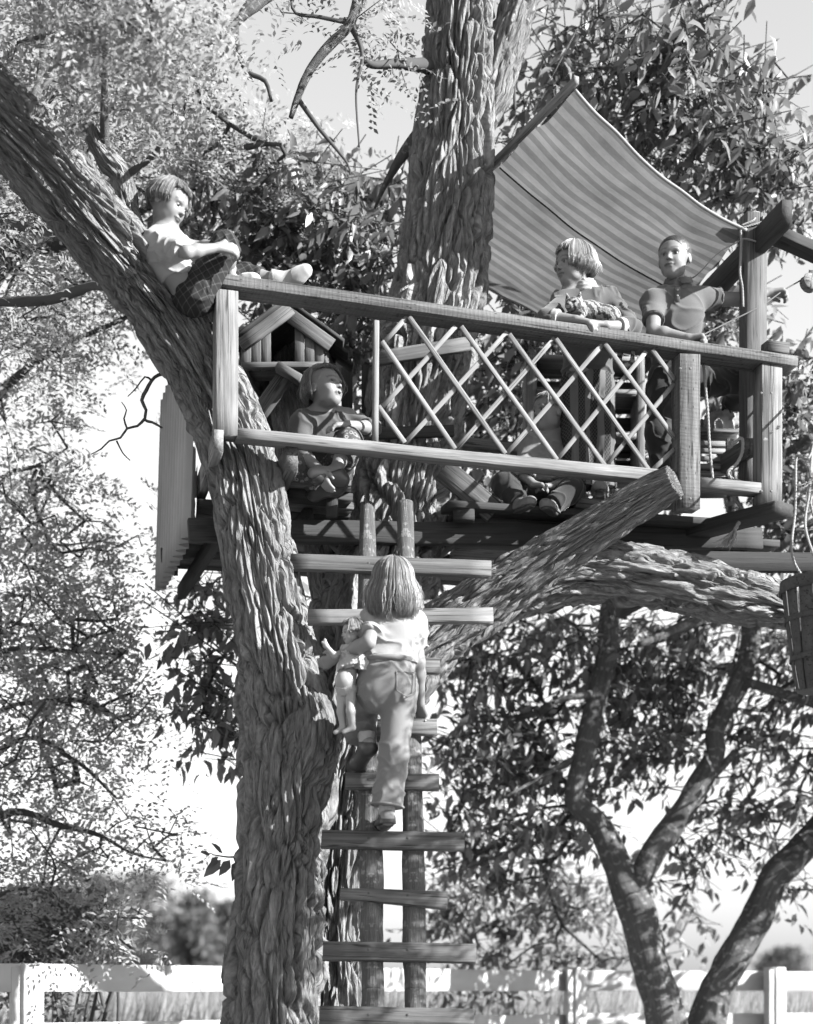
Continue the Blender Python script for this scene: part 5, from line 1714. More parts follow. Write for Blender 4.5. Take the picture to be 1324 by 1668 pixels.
def mat_pattern(name, kind, a, b):
    q = NT(name)
    oc = q.n('ShaderNodeTexCoord').outputs['Object']
    if kind == 'plaid':
        sp = q.n('ShaderNodeSeparateXYZ', {0: oc})
        f1 = q.math('FRACT', q.math('MULTIPLY', q.math('ADD', sp.outputs[0], q.math('MULTIPLY', sp.outputs[2], 0.6)), 32.0))
        f2 = q.math('FRACT', q.math('MULTIPLY', q.math('SUBTRACT', sp.outputs[2], q.math('MULTIPLY', sp.outputs[0], 0.6)), 32.0))
        l1 = q.math('LESS_THAN', f1, 0.14)
        l2 = q.math('LESS_THAN', f2, 0.14)
        c = q.math('MULTIPLY_ADD', q.math('MULTIPLY', q.math('ADD', l1, l2), 0.5), b - a, a)
    elif kind == 'flower':
        v = q.n('ShaderNodeTexVoronoi', {'Vector': oc, 'Scale': 42.0}, feature='F1').outputs['Distance']
        v2 = q.n('ShaderNodeTexVoronoi', {'Vector': oc, 'Scale': 95.0}, feature='F1').outputs['Distance']
        c = q.ramp(v, [(0.0, a * 0.6), (0.14, a * 0.6), (0.2, b), (0.36, b), (0.42, a)])
        c = q.math('MULTIPLY', c, q.ramp(v2, [(0.2, 0.75), (0.45, 1.15)]))
    else:                                   # bands of small print between plain stripes
        sp = q.n('ShaderNodeSeparateXYZ', {0: oc})
        an_ = q.math('FRACT', q.math('MULTIPLY', q.math('ADD', sp.outputs[0], q.math('MULTIPLY', sp.outputs[1], 0.35)), 15.0))
        st_ = q.ramp(an_, [(0.0, 0.0), (0.42, 0.0), (0.46, 1.0), (0.96, 1.0), (1.0, 0.0)])
        zz = q.math('FRACT', q.math('MULTIPLY', sp.outputs[2], 55.0))
        z2 = q.math('ABSOLUTE', q.math('SUBTRACT', q.math('FRACT', q.math('MULTIPLY', sp.outputs[0], 75.0)), 0.5))
        pr = q.math('LESS_THAN', q.math('ABSOLUTE', q.math('SUBTRACT', q.math('ABSOLUTE', q.math('SUBTRACT', zz, 0.5)), z2)), 0.11)
        inner = q.math('MULTIPLY_ADD', pr, (b - a) * 0.7, a * 0.45)
        c = q.math('ADD', q.math('MULTIPLY', st_, inner), q.math('MULTIPLY', q.math('SUBTRACT', 1.0, st_), b))
    q.bsdf(c, 0.9, q.noise(oc, 300, 2), 0.001, 0.3)
    return q.m


def mat_cloth(name, tone, var=0.1):
    q = NT(name)
    oc = q.n('ShaderNodeTexCoord').outputs['Object']
    nz = q.noise(oc, 14, 4, 0.6)
    f = q.noise(oc, 420, 2, 0.5)
    c = q.math('MULTIPLY_ADD', q.math('SUBTRACT', nz, 0.5), 2 * var * tone, tone)
    c = q.math('MULTIPLY_ADD', q.math('SUBTRACT', f, 0.5), 0.25 * tone, c)
    b = q.bsdf(c, 0.92, f, 0.0015, 0.4, 0.1)
    b.inputs['Sheen Weight'].default_value = 0.15
    return q.m


M['knit_white'] = mat_cloth('white_knit', 0.24)
M['tee_pale'] = mat_cloth('pale_tee', 0.22)
M['slacks'] = mat_cloth('pale_slacks', 0.135)
M['sweater'] = mat_cloth('grey_sweater', 0.06)
M['cuff'] = mat_cloth('white_cuff', 0.24)
M['polo'] = mat_cloth('polo_knit', 0.075)
M['jeans'] = mat_cloth('dark_jeans', 0.025)
M['grey_tee'] = mat_cloth('grey_shirt', 0.06)
M['fleece'] = mat_cloth('pale_fleece', 0.15)
M['sock'] = mat_cloth('white_sock', 0.27)
M['shoe'] = mat_plain('dark_shoe', 0.035, 0.4, 0, 60, 0.2, 0.4)
M['shoe_pale'] = mat_plain('pale_shoe', 0.13, 0.6)
M['plaid'] = mat_pattern('plaid_shorts', 'plaid', 0.015, 0.06)
M['print'] = mat_pattern('flower_print', 'flower', 0.05, 0.15)
M['bands'] = mat_pattern('banded_print', 'bands', 0.03, 0.09)
M['collar_trim'] = mat_cloth('dark_trim', 0.06)
A_ = np.asarray

# ---- girl climbing the ladder with a doll under her arm
G = person(628, 1353, 7.02, 'girl seen from behind climbing the ladder with a doll under her arm')
hd = Head(P(640, 951, 7.06), (-0.08, 0.97, 0.22), 0.188)
pel, che, nek = P(630, 1106, 7.03), P(643, 1034, 7.06), P(643, 990, 7.08)
sR, sL = P(673, 1014, 7.08), P(611, 1006, 7.08)
hR, hL = P(651, 1124, 7.04), P(609, 1124, 7.04)
eL, wL = P(600, 1046, 6.93), P(549, 1072, 7.03)
eR, wR = P(681, 1078, 7.08), P(684, 1146, 7.18)
kR, aR = P(642, 1226, 7.0), P(630, 1326, 6.99)
kL, aL = P(586, 1158, 7.20), P(597, 1210, 7.07)
S = Solid(0.0045)
hd.add(S)
S.cap(nek, hd.w(0, -0.08, -0.25), 0.033, 0.033, 0.02)
torso(S, pel, che, nek, sR, sL, hR, hL, (0, 1, 0.1), 0.84)
arm(S, sL, eL, wL, 0.95)
arm(S, sR, eR, wR, 0.95)
leg(S, hR, kR, aR, 0.95)
leg(S, hL, kL, aL, 0.95)
hand(S, wL, (-0.85, 0.45, -0.25), (0.3, 0.6, 0.3), 0.95, (0.35, 0.4, 0.45, 0.5), -1)
hand(S, wR, (0.1, 0.55, -0.45), (-0.1, 0.2, -1), 0.95, (0.6, 0.6, 0.65, 0.7), 1)
foot(S, aR, aR + [-0.02, 0.15, -0.035], 0.9)
foot(S, aL, aL + [-0.06, 0.12, -0.09], 0.9)
skin(S, G, hd)
hair(hd, G, 0.78, 0.66, 60, 1.15, 560, 3, 0.02, 0.05, 0, 0.16, curl_in=0.1, r=0.0068)
S = Solid(0.005)
torso(S, pel + [0.004, 0, 0.03], che, nek - [0, 0, 0.012], sR, sL, hR, hL, (0, 1, 0.1), 0.86, 0.008)
for (a, b) in ((sL, sL + (eL - sL) * 0.72), (sR, sR + (eR - sR) * 0.66)):
    S.cap(a, b, 0.046, 0.045, 0.03, True)
S.cut(pel + [0, 0, 0.055], (0.05, 0, -1))
S.cut(nek + [0, 0, 0.004], (0, 0.25, 1))
garm = cloth('shirt', S, G, M['tee_pale'], 0.0055, (9, 9, 14), 4)
for (a, b, f_) in ((sL, eL, 0.70), (sR, eR, 0.64)):
    hem(garm, a + (b - a) * f_, b - a, 0.046)
S = Solid(0.005)
S.ell(pel + [0.0, -0.005, 0.0], (0.108, 0.092, 0.10), k=0.05)
S.ell(hL + [0.015, -0.035, -0.005], (0.075, 0.085, 0.085), k=0.04)
S.ell(hR + [-0.01, -0.03, 0.0], (0.07, 0.08, 0.085), k=0.04)
S.cap(pel, pel + [0.005, 0.0, 0.085], 0.095, 0.088, 0.03, True)
S.cap(hR, kR, 0.076, 0.058, 0.03)
S.cap(kR, aR + [0, 0, 0.03], 0.056, 0.066, 0.03, True)
S.cap(hL, kL, 0.075, 0.056, 0.03)
S.cap(kL, kL + (aL - kL) * 0.75 + [-0.015, 0, 0], 0.060, 0.068, 0.03, True)
garm = cloth('slacks', S, G, M['slacks'], 0.005, (9, 9, 10), 6)
pts = [[*(pel + [0.005 + 0.097 * math.cos(t), 0.092 * math.sin(t) - 0.002, 0.072]), 0.012] for t in np.linspace(0, 2 * math.pi, 40)]
V, F = tube_mesh([pts], 8)
pk = [hR + A_(q_) for q_ in ((-0.012, -0.112, 0.055), (-0.012, -0.116, -0.02), (0.03, -0.108, -0.045), (0.062, -0.085, -0.02), (0.062, -0.08, 0.055), (-0.012, -0.112, 0.055))]
Vp, Fp = tube_mesh([[[*q_, 0.0028] for q_ in pk]], 5)
link('pocket_seam', mesh_np('pocket_seam', Vp, Fp, M['slacks']), garm)
hem(garm, aR + [0, 0, 0.034], aR - kR, 0.066, 0.005, 'slacks')
link('waistband', mesh_np('waistband', V, F, M['slacks']), garm)
shoe(G, aR, aR + [-0.02, 0.15, -0.035], 0.92)
S = Solid(0.004)
foot(S, aL + [0, 0, -0.012], aL + [-0.06, 0.125, -0.095], 0.9, 0.006)
S.cut(aL + [0, 0, 0.008], (0, 0, 1))
cloth('shoe', S, G, M['shoe'], 0.0, it=1)
for a in (aR, aL):
    S = Solid(0.004)
    S.cap(a + [0, 0, -0.01], a + [0, 0, 0.045], 0.031, 0.033, 0.01, True)
    cloth('sock', S, G, M['sock'], 0.002)

# ---- doll held by the climbing girl
D = empty('doll', P(562, 1190, 7.02), 'blonde vinyl doll in white pants held under the climbing girl\'s left arm', 'doll')
dh = Head(P(574, 1030, 7.0), (-0.95, -0.3, -0.1), 0.095)
dp, dc = P(564, 1118, 7.0), P(571, 1068, 7.02)
S = Solid(0.003)
dh.add(S, ears=False)
S.cap(dh.w(0, 0, -0.3), dc, 0.018, 0.02, 0.01)
S.cap(dp, dc, 0.036, 0.034, 0.02)
S.ell(dp + [-0.008, -0.012, 0.02], (0.036, 0.036, 0.04), k=0.02)
for (h0, k0, a0, tx) in (((557, 1128, 7.01), (556, 1160, 7.0), (559, 1186, 7.0), (546, 1193)), ((571, 1128, 6.99), (571, 1158, 6.97), (574, 1185, 6.98), (560, 1192))):
    S.cap(P(*h0), P(*k0), 0.022, 0.018, 0.01)
    S.cap(P(*k0), P(*a0), 0.018, 0.0125, 0.01)
    S.cap(P(*a0), P(tx[0], tx[1], a0[2] - 0.01), 0.012, 0.009, 0.01)
S.cap(dc + [-0.02, 0, 0.02], P(545, 1068, 6.98), 0.013, 0.012, 0.01)
S.cap(P(545, 1068, 6.98), P(531, 1052, 6.97), 0.012, 0.009, 0.01)
S.cap(P(531, 1052, 6.97), P(529, 1042, 6.96), 0.011, 0.006, 0.006)
S.cap(P(531, 1052, 6.97), P(525, 1046, 6.96), 0.009, 0.005, 0.006)
skin(S, D, dh, mat='vinyl')
dh.eyes(D)
hair(dh, D, 0.1, 0.2, 55, 1.35, 160, 8, 0.05, 0.05, 0, 0.15, r=0.016)
S = Solid(0.003)
S.ell(dp + [0, 0, -0.012], (0.044, 0.042, 0.034), k=0.01)
cloth('pants', S, D, M['sock'], 0.002, (40, 40, 40))
S = Solid(0.003)
S.cap(dc + [0.0, -0.01, 0.02], dc + [0.012, -0.02, -0.055], 0.036, 0.062, 0.01, True)
S.cap(dc + [0.02, -0.015, 0.0], dc + [0.055, -0.045, -0.045], 0.02, 0.027, 0.01)
cloth('dress', S, D, M['sock'], 0.007, (38, 38, 14), 9)

# ---- girl leaning on the rail with a kitten in her arms
G = person(955, 815, 8.05, 'blonde girl in turned-up sweater leaning on the rail with a kitten in her arms')
hd = Head(P(934, 432, 7.9), (-0.86, -0.50, -0.04), 0.193)
pel, che, nek = P(957, 622, 8.06), P(957, 512, 7.96), P(952, 474, 7.93)
sR, sL = P(920, 491, 7.92), P(992, 490, 7.98)
hR, hL = P(940, 636, 8.05), P(976, 636, 8.08)
eR, wR = P(888, 517, 7.72), P(938, 521, 7.655)
eL, wL = P(1030, 534, 7.77), P(988, 530, 7.66)
kR, aR = P(938, 712, 8.02), P(940, 795, 8.03)
kL, aL = P(980, 712, 8.06), P(978, 795, 8.08)
S = Solid(0.0045)
hd.add(S, ears=True)
S.cap(nek, hd.w(0, -0.1, -0.25), 0.034, 0.034, 0.02)
torso(S, pel, che, nek, sR, sL, hR, hL, (-0.1, -1, 0), 0.84)
arm(S, sR, eR, wR)
arm(S, sL, eL, wL)
leg(S, hR, kR, aR)
leg(S, hL, kL, aL)
hand(S, wR, (0.93, -0.25, -0.28), (0.2, 0.3, -1), 1.12, (0.45, 0.5, 0.55, 0.6), 1)
hand(S, wL, (-0.97, -0.1, 0.0), (-0.1, -0.1, -1), 1.1, (0.6, 0.65, 0.7, 0.7), -1)
foot(S, aR, aR + [-0.07, -0.11, -0.03])
foot(S, aL, aL + [-0.02, -0.13, -0.03])
skin(S, G, hd, 0.06)
hd.eyes(G, (0.1, 1, 0.0))
hair(hd, G, 0.36, 0.26, 66, 2.0, 520, 5, 0.015, 0.02, 0.15, 0.13, curl_in=0.5, gap=48)
S = Solid(0.005)
torso(S, pel + [0, 0, 0.05], che, nek, sR, sL, hR, hL, (-0.1, -1, 0), 0.85, 0.010, 0.3)
S.cap(sR, eR, 0.045, 0.038, 0.03)
S.cap(eR, eR + (wR - eR) * 0.30, 0.038, 0.037, 0.02, True)
S.cap(sL, eL, 0.045, 0.040, 0.03)
S.cap(eL, eL + (wL - eL) * 0.42, 0.039, 0.037, 0.02, True)
S.cut(pel + [0, 0, 0.0], (0.08, 0, -1))
S.cut(nek + [0, 0, 0.01], (-0.1, -0.15, 1))
garm = cloth('sweater', S, G, M['sweater'], 0.007, (9, 9, 11), 12)
S = Solid(0.004)
S.cap(nek + [0, 0, 0.0], nek + [-0.008, -0.008, 0.045], 0.062, 0.047, 0.01, True)
cloth('collar', S, garm, M['cuff'], 0.003, (10, 10, 60), 3)
for (e, w) in ((eR, wR), (eL, wL)):
    d_ = unit(w - e)
    c0 = e + (w - e) * (0.34 if e is eR else 0.46)
    S = Solid(0.004)
    S.cap(c0 - d_ * 0.015, c0 + d_ * 0.016, 0.040, 0.038, 0.01, True)
    S.cut(c0 - d_ * 0.015, -d_)
    cloth('cuff', S, garm, M['cuff'], 0.001)
S = Solid(0.005)
S.ell(pel, (0.115, 0.095, 0.11), k=0.05)
S.cap(hR, kR, 0.077, 0.058, 0.03)
S.cap(kR, aR + [0, 0, 0.0], 0.056, 0.072, 0.03, True)
S.cap(hL, kL, 0.077, 0.058, 0.03)
S.cap(kL, aL + [0, 0, 0.0], 0.056, 0.072, 0.03, True)
cloth('trousers', S, G, M['bands'], 0.005, (18, 18, 7), 13)
for (a, tt) in ((aR, [-0.075, -0.12, -0.03]), (aL, [-0.02, -0.14, -0.03])):
    shoe(G, a, a + tt, 1.0, 'shoe_pale')

# ---- kitten
q = NT('tabby_fur')
oc = q.n('ShaderNodeTexCoord').outputs['Object']
wv = q.n('ShaderNodeTexWave', {'Vector': oc, 'Scale': 13.0, 'Distortion': 9.0, 'Detail': 3.0, 'Detail Scale': 2.0}, wave_type='BANDS', bands_direction='DIAGONAL').outputs['Fac']
fz = q.noise(oc, 160, 3, 0.7)
c = q.math('MULTIPLY', q.ramp(wv, [(0.3, 0.05), (0.6, 0.20)]), q.math('MULTIPLY_ADD', fz, 1.2, 0.4))
q.bsdf(c, 0.9, fz, 0.004, 0.8, 0.1)
M['tabby'] = q.m
K = empty('kitten', P(965, 520, 7.78), 'small tabby kitten cradled in the arms of the girl at the rail', 'kitten')
S = Solid(0.003)
kh = P(934, 497, 7.74)
S.ell(kh, (0.036, 0.038, 0.032), k=0.01)
S.ell(kh + [-0.022, -0.024, -0.012], (0.018, 0.018, 0.015), k=0.012)
for (dx, dy) in ((-0.022, 0.008), (0.022, -0.004)):
    S.cap(kh + [dx, dy, 0.018], kh + [dx * 1.35, dy, 0.056], 0.014, 0.003, 0.008)
S.cap(kh + [0.02, 0.01, -0.005], P(962, 508, 7.79), 0.032, 0.044, 0.02)
S.cap(P(962, 508, 7.79), P(995, 518, 7.80), 0.046, 0.044, 0.02)
S.ell(P(990, 514, 7.78), (0.05, 0.045, 0.042), k=0.02)
S.cap(P(950, 512, 7.74), P(942, 525, 7.70), 0.014, 0.011, 0.01)
S.cap(P(995, 522, 7.80), P(1012, 560, 7.83), 0.024, 0.016, 0.02)
S.cap(P(1012, 560, 7.83), P(1008, 588, 7.80), 0.015, 0.012, 0.01)
S.cap(P(1008, 588, 7.80), P(1016, 598, 7.76), 0.012, 0.010, 0.008)
S.cap(P(1016, 598, 7.76), P(1029, 590, 7.76), 0.0105, 0.010, 0.008)
S.cap(P(1029, 590, 7.76), P(1032, 565, 7.78), 0.010, 0.009, 0.008)
V, F = S.mesh()
V = smooth_v(V, F, 1)
V = V + vnormals(V, F) * (0.0010 * fbm(V * 200, 3, 2))[:, None]
link('body', mesh_np('body', V, [F], M['tabby']), K)
for (dx, dy) in ((-0.030, -0.020), (0.004, -0.038)):
    S = Solid(0.0015)
    S.ell(kh + [dx, dy, 0.004], (0.006, 0.006, 0.006))
    V, F = S.mesh()
    link('eye', mesh_np('eye', V, [F], M['eye']), K)

# ---- boy in a polo shirt at the right
G = person(1090, 820, 8.1, 'crew-cut boy in a polo shirt at the rail reaching out to the pull rope')
hd = Head(P(1098, 421, 7.98), (-0.44, -0.89, -0.02), 0.196)
pel, che, nek = P(1103, 606, 8.1), P(1103, 512, 8.04), P(1105, 468, 8.02)
sR, sL = P(1064, 491, 7.98), P(1144, 486, 8.08)
hR, hL = P(1082, 618, 8.09), P(1124, 618, 8.12)
eR, wR = P(1064, 541, 7.85), P(1120, 551, 7.79)
eL, wL = P(1203, 488, 8.13), P(1252, 476, 8.16)
kR, aR = P(1072, 705, 8.02), P(1082, 790, 8.12)
kL, aL = P(1208, 622, 8.2), P(1186, 690, 8.38)
S = Solid(0.0045)
hd.add(S)
S.cap(nek, hd.w(0, -0.1, -0.25), 0.036, 0.036, 0.02)
torso(S, pel, che, nek, sR, sL, hR, hL, (-0.2, -1, 0), 0.88)
arm(S, sR, eR, wR, 1.05)
arm(S, sL, eL, wL, 1.05)
leg(S, hR, kR, aR)
leg(S, hL, kL, aL)
hand(S, wR, (0.98, -0.1, -0.02), (0.1, -0.2, -1), 1.05, (1.0, 1.05, 1.1, 1.15), 1)
hand(S, wL, (0.95, 0.08, 0.02), (0.1, -0.2, -1), 1.05, (0.75, 0.8, 0.85, 0.9), 1)
foot(S, aR, aR + [-0.02, -0.14, -0.03])
foot(S, aL, aL + [0.02, 0.13, -0.06])
skin(S, G, hd, 0.03, crop=True)
hd.eyes(G, (-0.35, 1, 0.0))
S = Solid(0.0035)
S.ell(hd.w(0, -0.06, 0.135), np.array([0.373, 0.453, 0.380]) * hd.hh, hd.R)
S.cut(hd.w(0, 0.345, 0.33), hd.R @ A_([0, 1, -0.5]))
S.cut(hd.w(0, 0.05, 0.0), hd.R @ A_([0, 0.75, -1]))
V, F = S.mesh()
V = V + vnormals(V, F) * (0.0016 * fbm(V * 260, 3, 2))[:, None]
q_ = hd.loc(V)
link('hair', mesh_np('hair', V, [F], M['hair'], True, None, np.where(q_[:, 2] > 0.30, 0.16, 0.30)), G)
S = Solid(0.005)
torso(S, pel + [0, 0, 0.05], che, nek - [0, 0, 0.01], sR, sL, hR, hL, (-0.2, -1, 0), 0.89, 0.008)
S.cap(sR, sR + (eR - sR) * 0.62, 0.046, 0.047, 0.03, True)
S.cap(sL, sL + (eL - sL) * 0.46, 0.046, 0.049, 0.03, True)
S.cut(pel + [0, 0, 0.02], (0, 0, -1))
S.cut(nek + [0, 0, 0.006], (-0.05, -0.3, 1))
garm = cloth('polo_shirt', S, G, M['polo'], 0.005, (9, 9, 10), 22)
for (a, b, f_, r_) in ((sR, eR, 0.60, 0.0475), (sL, eL, 0.44, 0.0495)):
    hem(garm, a + (b - a) * f_, b - a, r_, 0.0035, 'polo')
fR = axes((-0.2, -1, 0.0))
S = Solid(0.0035)
S.cap(nek + [0, 0, 0.0], nek + [0, 0, 0.036], 0.064, 0.049, 0.01, True)
S.ell(nek + fR @ A_([0, 0.045, 0.03]), (0.026, 0.05, 0.05), fR, 0.01, -1)
cloth('collar', S, garm, M['polo'], 0.001, it=1)
for qx in (-1, 1):
    ca_, cb_ = nek + fR @ A_([qx * 0.010, 0.074, 0.002]), nek + fR @ A_([qx * 0.062, 0.040, 0.014])
    board('collar_flap', ca_, cb_, 0.034, 0.004, garm, M['polo'], up=fR @ A_([0, -0.5, 1]), wob=0.001)
board('placket', nek + fR @ A_([0, 0.078, -0.03]), nek + fR @ A_([0, 0.100, -0.105]), 0.022, 0.006, garm, M['polo'], up=fR[:, 0], wob=0.0008)
for dz in (-0.045, -0.075):
    S = Solid(0.0015)
    S.ell(nek + fR @ A_([0, 0.088 + (-0.045 - dz) * 0.4, dz]), (0.005, 0.004, 0.005))
    V, F = S.mesh()
    link('button', mesh_np('button', V, [F], M['sock']), garm)
S = Solid(0.005)
S.ell(pel, (0.118, 0.098, 0.11), k=0.05)
S.cap(hR, kR, 0.080, 0.060, 0.03)
S.cap(kR, aR, 0.060, 0.056, 0.03, True)
S.cap(hL, kL, 0.080, 0.060, 0.03)
S.cap(kL, aL, 0.060, 0.054, 0.03, True)
cloth('jeans', S, G, M['jeans'], 0.006, (15, 15, 9), 23)
for (a, tt) in ((aR, [-0.02, -0.15, -0.03]), (aL, [0.02, 0.14, -0.06])):
    S = Solid(0.004)
    foot(S, a + [0, 0, -0.012], a + tt, 1.0, 0.009)
    cloth('shoe', S, G, M['shoe'], 0.0, it=1)

# ---- girl with bobbed hair sitting under the little house
G = person(525, 790, 7.7, 'girl with bobbed hair sitting below the play house, mouth open, looking up right')
hd = Head(P(529, 633, 7.68), (0.74, -0.60, 0.20), 0.19)
pel, che, nek = P(520, 770, 7.84), P(525, 702, 7.77), P(522, 674, 7.74)
sR, sL = P(491, 690, 7.70), P(566, 682, 7.80)
hR, hL = P(500, 778, 7.82), P(546, 776, 7.84)
eR, wR = P(493, 742, 7.60), P(524, 768, 7.47)
eL, wL = P(606, 698, 7.72), P(566, 692, 7.56)
kL, aL = P(568, 718, 7.58), P(547, 766, 7.50)
kR, aR = P(484, 760, 7.58), P(520, 788, 7.62)
S = Solid(0.0045)
hd.add(S, 1.0)
S.cap(nek, hd.w(0, -0.1, -0.25), 0.034, 0.034, 0.02)
torso(S, pel, che, nek, sR, sL, hR, hL, (0.2, -1, 0), 0.84)
arm(S, sR, eR, wR, 0.95)
arm(S, sL, eL, wL, 0.95)
leg(S, hR, kR, aR, 0.9)
leg(S, hL, kL, aL, 0.9)
hand(S, wL, (-0.9, -0.35, -0.15), (-0.2, 0.1, -1), 0.95, (0.35, 0.4, 0.45, 0.5), -1)
hand(S, wR, (0.25, -0.15, -0.8), (0.6, 0.4, 0), 0.95, (0.3, 0.4, 0.45, 0.5), 1)
foot(S, aL, aL + [-0.11, -0.06, -0.03], 0.9)
foot(S, aR, aR + [0.1, -0.05, -0.02], 0.9)
skin(S, G, hd, 0, 1.0)
hd.eyes(G, (0.25, 1, 0.4))
hair(hd, G, 0.36, 0.34, 56, 1.2, 560, 15, 0.012, 0.012, 0.5, 0.10, curl_in=0.5, gap=58)
board('barrette', hd.w(-0.05, 0.22, 0.47), hd.w(0.25, 0.17, 0.33), 0.012, 0.008, G, M['shoe'], up=hd.R[:, 2])
S = Solid(0.005)
torso(S, pel + [0, 0, 0.02], che, nek - [0, 0, 0.008], sR, sL, hR, hL, (0.2, -1, 0), 0.85, 0.008)
S.cap(sR, eR, 0.044, 0.037, 0.03)
S.cap(eR, eR + (wR - eR) * 0.2, 0.037, 0.037, 0.02, True)
S.cap(sL, eL, 0.044, 0.037, 0.03)
S.cap(eL, eL + (wL - eL) * 0.25, 0.037, 0.037, 0.02, True)
S.cut(nek + [0, 0, 0.008], (0.05, -0.2, 1))
garm = cloth('shirt', S, G, M['grey_tee'], 0.006, (10, 10, 12), 32)
S = Solid(0.004)
S.cap(nek + [0, 0, 0.0], nek + [0.004, -0.006, 0.026], 0.060, 0.048, 0.01, True)
cloth('collar', S, garm, M['grey_tee'], 0.001)
S = Solid(0.005)
S.ell(pel, (0.112, 0.095, 0.10), k=0.05)
S.cap(hL, kL, 0.072, 0.058, 0.03)
S.cap(kL, kL + (aL - kL) * 0.62, 0.056, 0.058, 0.03, True)
S.cap(hR, kR, 0.072, 0.056, 0.03)
S.cap(kR, aR, 0.056, 0.054, 0.03, True)
cloth('print_trousers', S, G, M['print'], 0.005, (15, 15, 9), 33)
for (a, tt) in ((aL, [-0.125, -0.065, -0.03]), (aR, [0.11, -0.05, -0.02])):
    S = Solid(0.004)
    foot(S, a + [0, 0, -0.012], a + tt, 0.92, 0.009)
    S.cut(a + [0, 0, -0.01], (-0.5, 0, 1))
    cloth('shoe', S, G, M['shoe'], 0.0, it=1)

# ---- toddler sitting behind the lattice
G = person(870, 820, 8.05, 'fair toddler in a pale sweatshirt sitting on the floor behind the lattice')
hd = Head(P(893, 672, 8.05), (-0.80, -0.60, 0.0), 0.175)
pel, che, nek = P(884, 802, 8.14), P(890, 742, 8.12), P(897, 710, 8.09)
sR, sL = P(866, 732, 8.05), P(922, 734, 8.18)
hR, hL = P(868, 810, 8.08), P(900, 812, 8.12)
eR, wR = P(850, 770, 7.97), P(868, 788, 7.90)
eL, wL = P(930, 782, 8.08), P(898, 792, 7.95)
kR, aR = P(822, 788, 7.96), P(845, 818, 7.88)
kL, aL = P(930, 800, 7.95), P(900, 822, 7.88)
S = Solid(0.005)
hd.add(S)
S.cap(nek, hd.w(0, -0.1, -0.25), 0.036, 0.038, 0.03)
torso(S, pel, che, nek, sR, sL, hR, hL, (-0.4, -1, 0), 0.85)
arm(S, sR, eR, wR, 0.9)
arm(S, sL, eL, wL, 0.9)
leg(S, hR, kR, aR, 0.82)
leg(S, hL, kL, aL, 0.82)
hand(S, wR, (0.7, -0.3, -0.2), (0, 0, -1), 0.8, (0.5, 0.5, 0.5, 0.5), 1)
hand(S, wL, (-0.8, -0.3, -0.1), (0, 0, -1), 0.8, (0.5, 0.5, 0.5, 0.5), -1)
foot(S, aR, aR + [0.05, -0.09, -0.02], 0.75)
foot(S, aL, aL + [-0.04, -0.09, -0.02], 0.75)
skin(S, G, hd)
hd.eyes(G)
hair(hd, G, 0.05, 0.03, 58, 1.15, 300, 25, -0.012, 0, 0.1, 0.02, curl_in=0.0, r=0.0065)
S = Solid(0.005)
torso(S, pel + [0, 0, 0.02], che, nek - [0, 0, 0.008], sR, sL, hR, hL, (-0.4, -1, 0), 0.9, 0.016, 0.5)
S.cap(sR, eR, 0.050, 0.046, 0.03)
S.cap(eR, wR, 0.046, 0.036, 0.02, True)
S.cap(sL, eL, 0.050, 0.046, 0.03)
S.cap(eL, wL, 0.046, 0.036, 0.02, True)
S.cap(nek + [0, 0, -0.02], nek + [0, 0, 0.012], 0.058, 0.05, 0.02, True)
S.cut(pel + [0, 0, 0.02], (0, 0, -1))
cloth('sweatshirt', S, G, M['fleece'], 0.006, (15, 15, 17), 42)
S = Solid(0.005)
S.ell(pel, (0.11, 0.098, 0.09), k=0.05)
S.cap(hR, kR, 0.068, 0.056, 0.03)
S.cap(kR, aR, 0.054, 0.046, 0.03, True)
S.cap(hL, kL, 0.068, 0.056, 0.03)
S.cap(kL, aL, 0.054, 0.046, 0.03, True)
cloth('trousers', S, G, M['jeans'], 0.005, (15, 15, 9), 43)
for (a, tt) in ((aR, [0.055, -0.10, -0.02]), (aL, [-0.045, -0.10, -0.02])):
    shoe(G, a, a + tt, 0.78, 'shoe_pale')

# ---- child perched on the leaning trunk at the corner
G = person(315, 490, 7.3, 'child in a white shirt and plaid shorts perched on the leaning trunk hugging a knee')
hd = Head(P(275, 333, 7.2), (0.84, -0.38, -0.36), 0.186, (0.35, 0, 1))
pel, che, nek = P(314, 474, 7.28), P(272, 414, 7.22), P(266, 380, 7.21)
sR, sL = P(256, 400, 7.12), P(284, 394, 7.32)
hR, hL = P(318, 482, 7.22), P(322, 480, 7.36)
eR, wR = P(304, 411, 6.99), P(356, 403, 7.06)
eL, wL = P(322, 404, 7.38), P(362, 398, 7.24)
kR, aR = P(366, 402, 7.19), P(370, 462, 7.35)
kL, aL = P(398, 452, 7.44), P(452, 456, 7.38)
S = Solid(0.0045)
hd.add(S)
S.cap(nek, hd.w(0, -0.1, -0.25), 0.034, 0.034, 0.02)
torso(S, pel, che, nek, sR, sL, hR, hL, (0.9, -0.2, 0.3), 0.92)
arm(S, sR, eR, wR, 0.88)
arm(S, sL, eL, wL, 0.88)
leg(S, hR, kR, aR, 0.92)
leg(S, hL, kL, aL, 0.92)
hand(S, wR, (0.85, 0.35, 0.05), (0.1, 0.9, -0.3), 1.0, (0.55, 0.6, 0.65, 0.7), 1, spread=0.1)
hand(S, wL, (0.6, -0.7, 0.0), (-0.2, -0.8, -0.3), 1.0, (0.6, 0.65, 0.7, 0.7), -1)
skin(S, G, hd)
hd.eyes(G, (0, 1, -0.2))
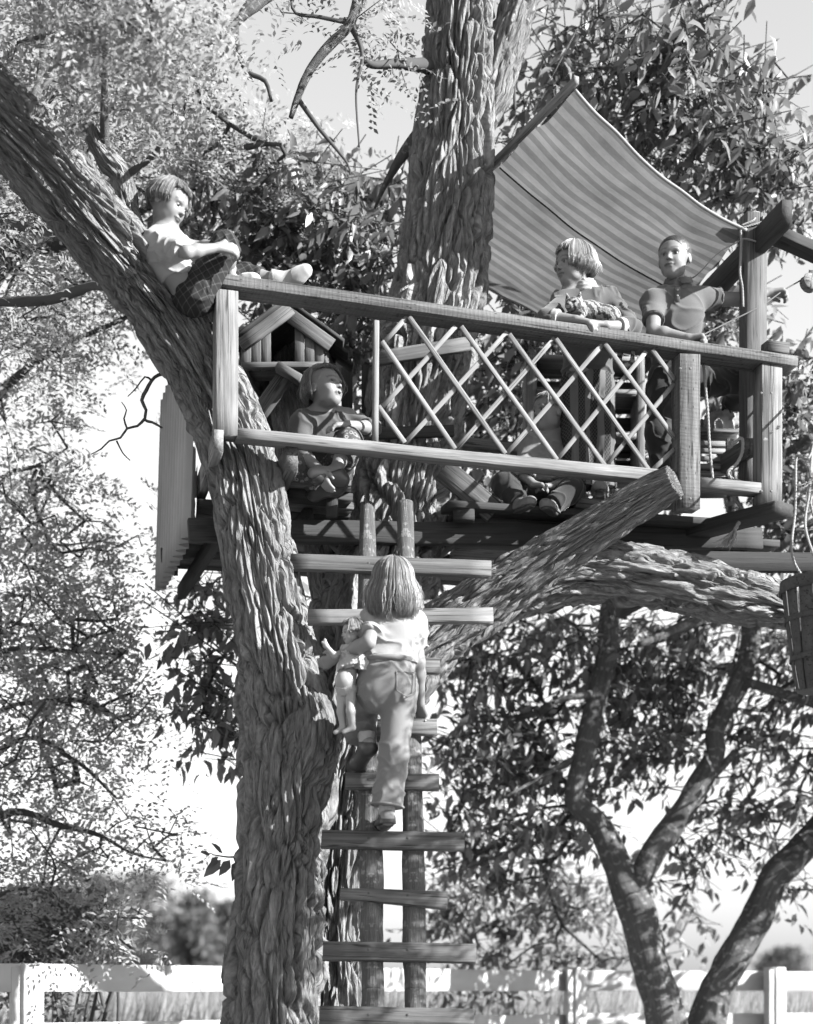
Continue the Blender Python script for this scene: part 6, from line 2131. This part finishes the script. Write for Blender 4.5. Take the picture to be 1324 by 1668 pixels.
hair(hd, G, 0.26, 0.16, 60, 1.0, 520, 35, 0.02, 0.01, 0.1, 0.05, curl_in=0.3, gap=50)
S = Solid(0.005)
torso(S, pel, che, nek - [0, 0, 0.006], sR, sL, hR, hL, (0.9, -0.2, 0.3), 0.95, 0.008)
S.cap(sR, sR + (eR - sR) * 0.92, 0.052, 0.050, 0.03, True)
S.cap(sL, sL + (eL - sL) * 0.7, 0.054, 0.053, 0.03, True)
S.cut(pel + [-0.02, 0, 0.03], (0.35, 0, -1))
S.cut(nek + [0, 0, 0.006], (0.1, 0, 1))
cloth('shirt', S, G, M['knit_white'], 0.006, (14, 14, 16), 52)
S = Solid(0.005)
S.ell(pel, (0.112, 0.105, 0.10), k=0.05)
S.cap(hR, kR, 0.080, 0.060, 0.03)
S.cap(kR, kR + (aR - kR) * 0.22, 0.056, 0.056, 0.02, True)
S.cap(hL, kL, 0.080, 0.058, 0.03)
S.cap(kL, kL + (aL - kL) * 0.55, 0.054, 0.05, 0.02, True)
cloth('plaid_shorts', S, G, M['plaid'], 0.005, (15, 15, 12), 53)
for (a, b, tt) in ((aR, kR, [0.13, -0.05, 0.0]), (aL, kL, [0.135, -0.03, 0.03])):
    S = Solid(0.004)
    foot(S, a, a + tt, 0.95, 0.006, up=(0, -0.6, 0.8) if a is aL else (0, 0, 1))
    S.cap(a, a + (b - a) * (0.55 if a is aR else 0.15), 0.034, 0.042, 0.015, True)
    cloth('sock', S, G, M['sock'], 0.002, it=1)

# ---- crumpled cloth bag on the crate
S = Solid(0.004)
b0 = P(1172, 694, 8.34)
S.ell(b0, (0.085, 0.07, 0.055), k=0.03)
S.ell(b0 + [0.05, -0.02, 0.03], (0.05, 0.05, 0.05), k=0.03)
S.cap(b0 + [0.03, 0, 0.04], b0 + [0.075, -0.03, 0.10], 0.04, 0.02, 0.03)
M['bag'] = mat_cloth('bag_cloth', 0.2, 0.5)
o = cloth('cloth_bag', S, None, M['bag'], 0.016, (22, 22, 22), 71)
tag(o, 'crumpled cloth bag lying on the slatted crate between the right posts', 'bag')
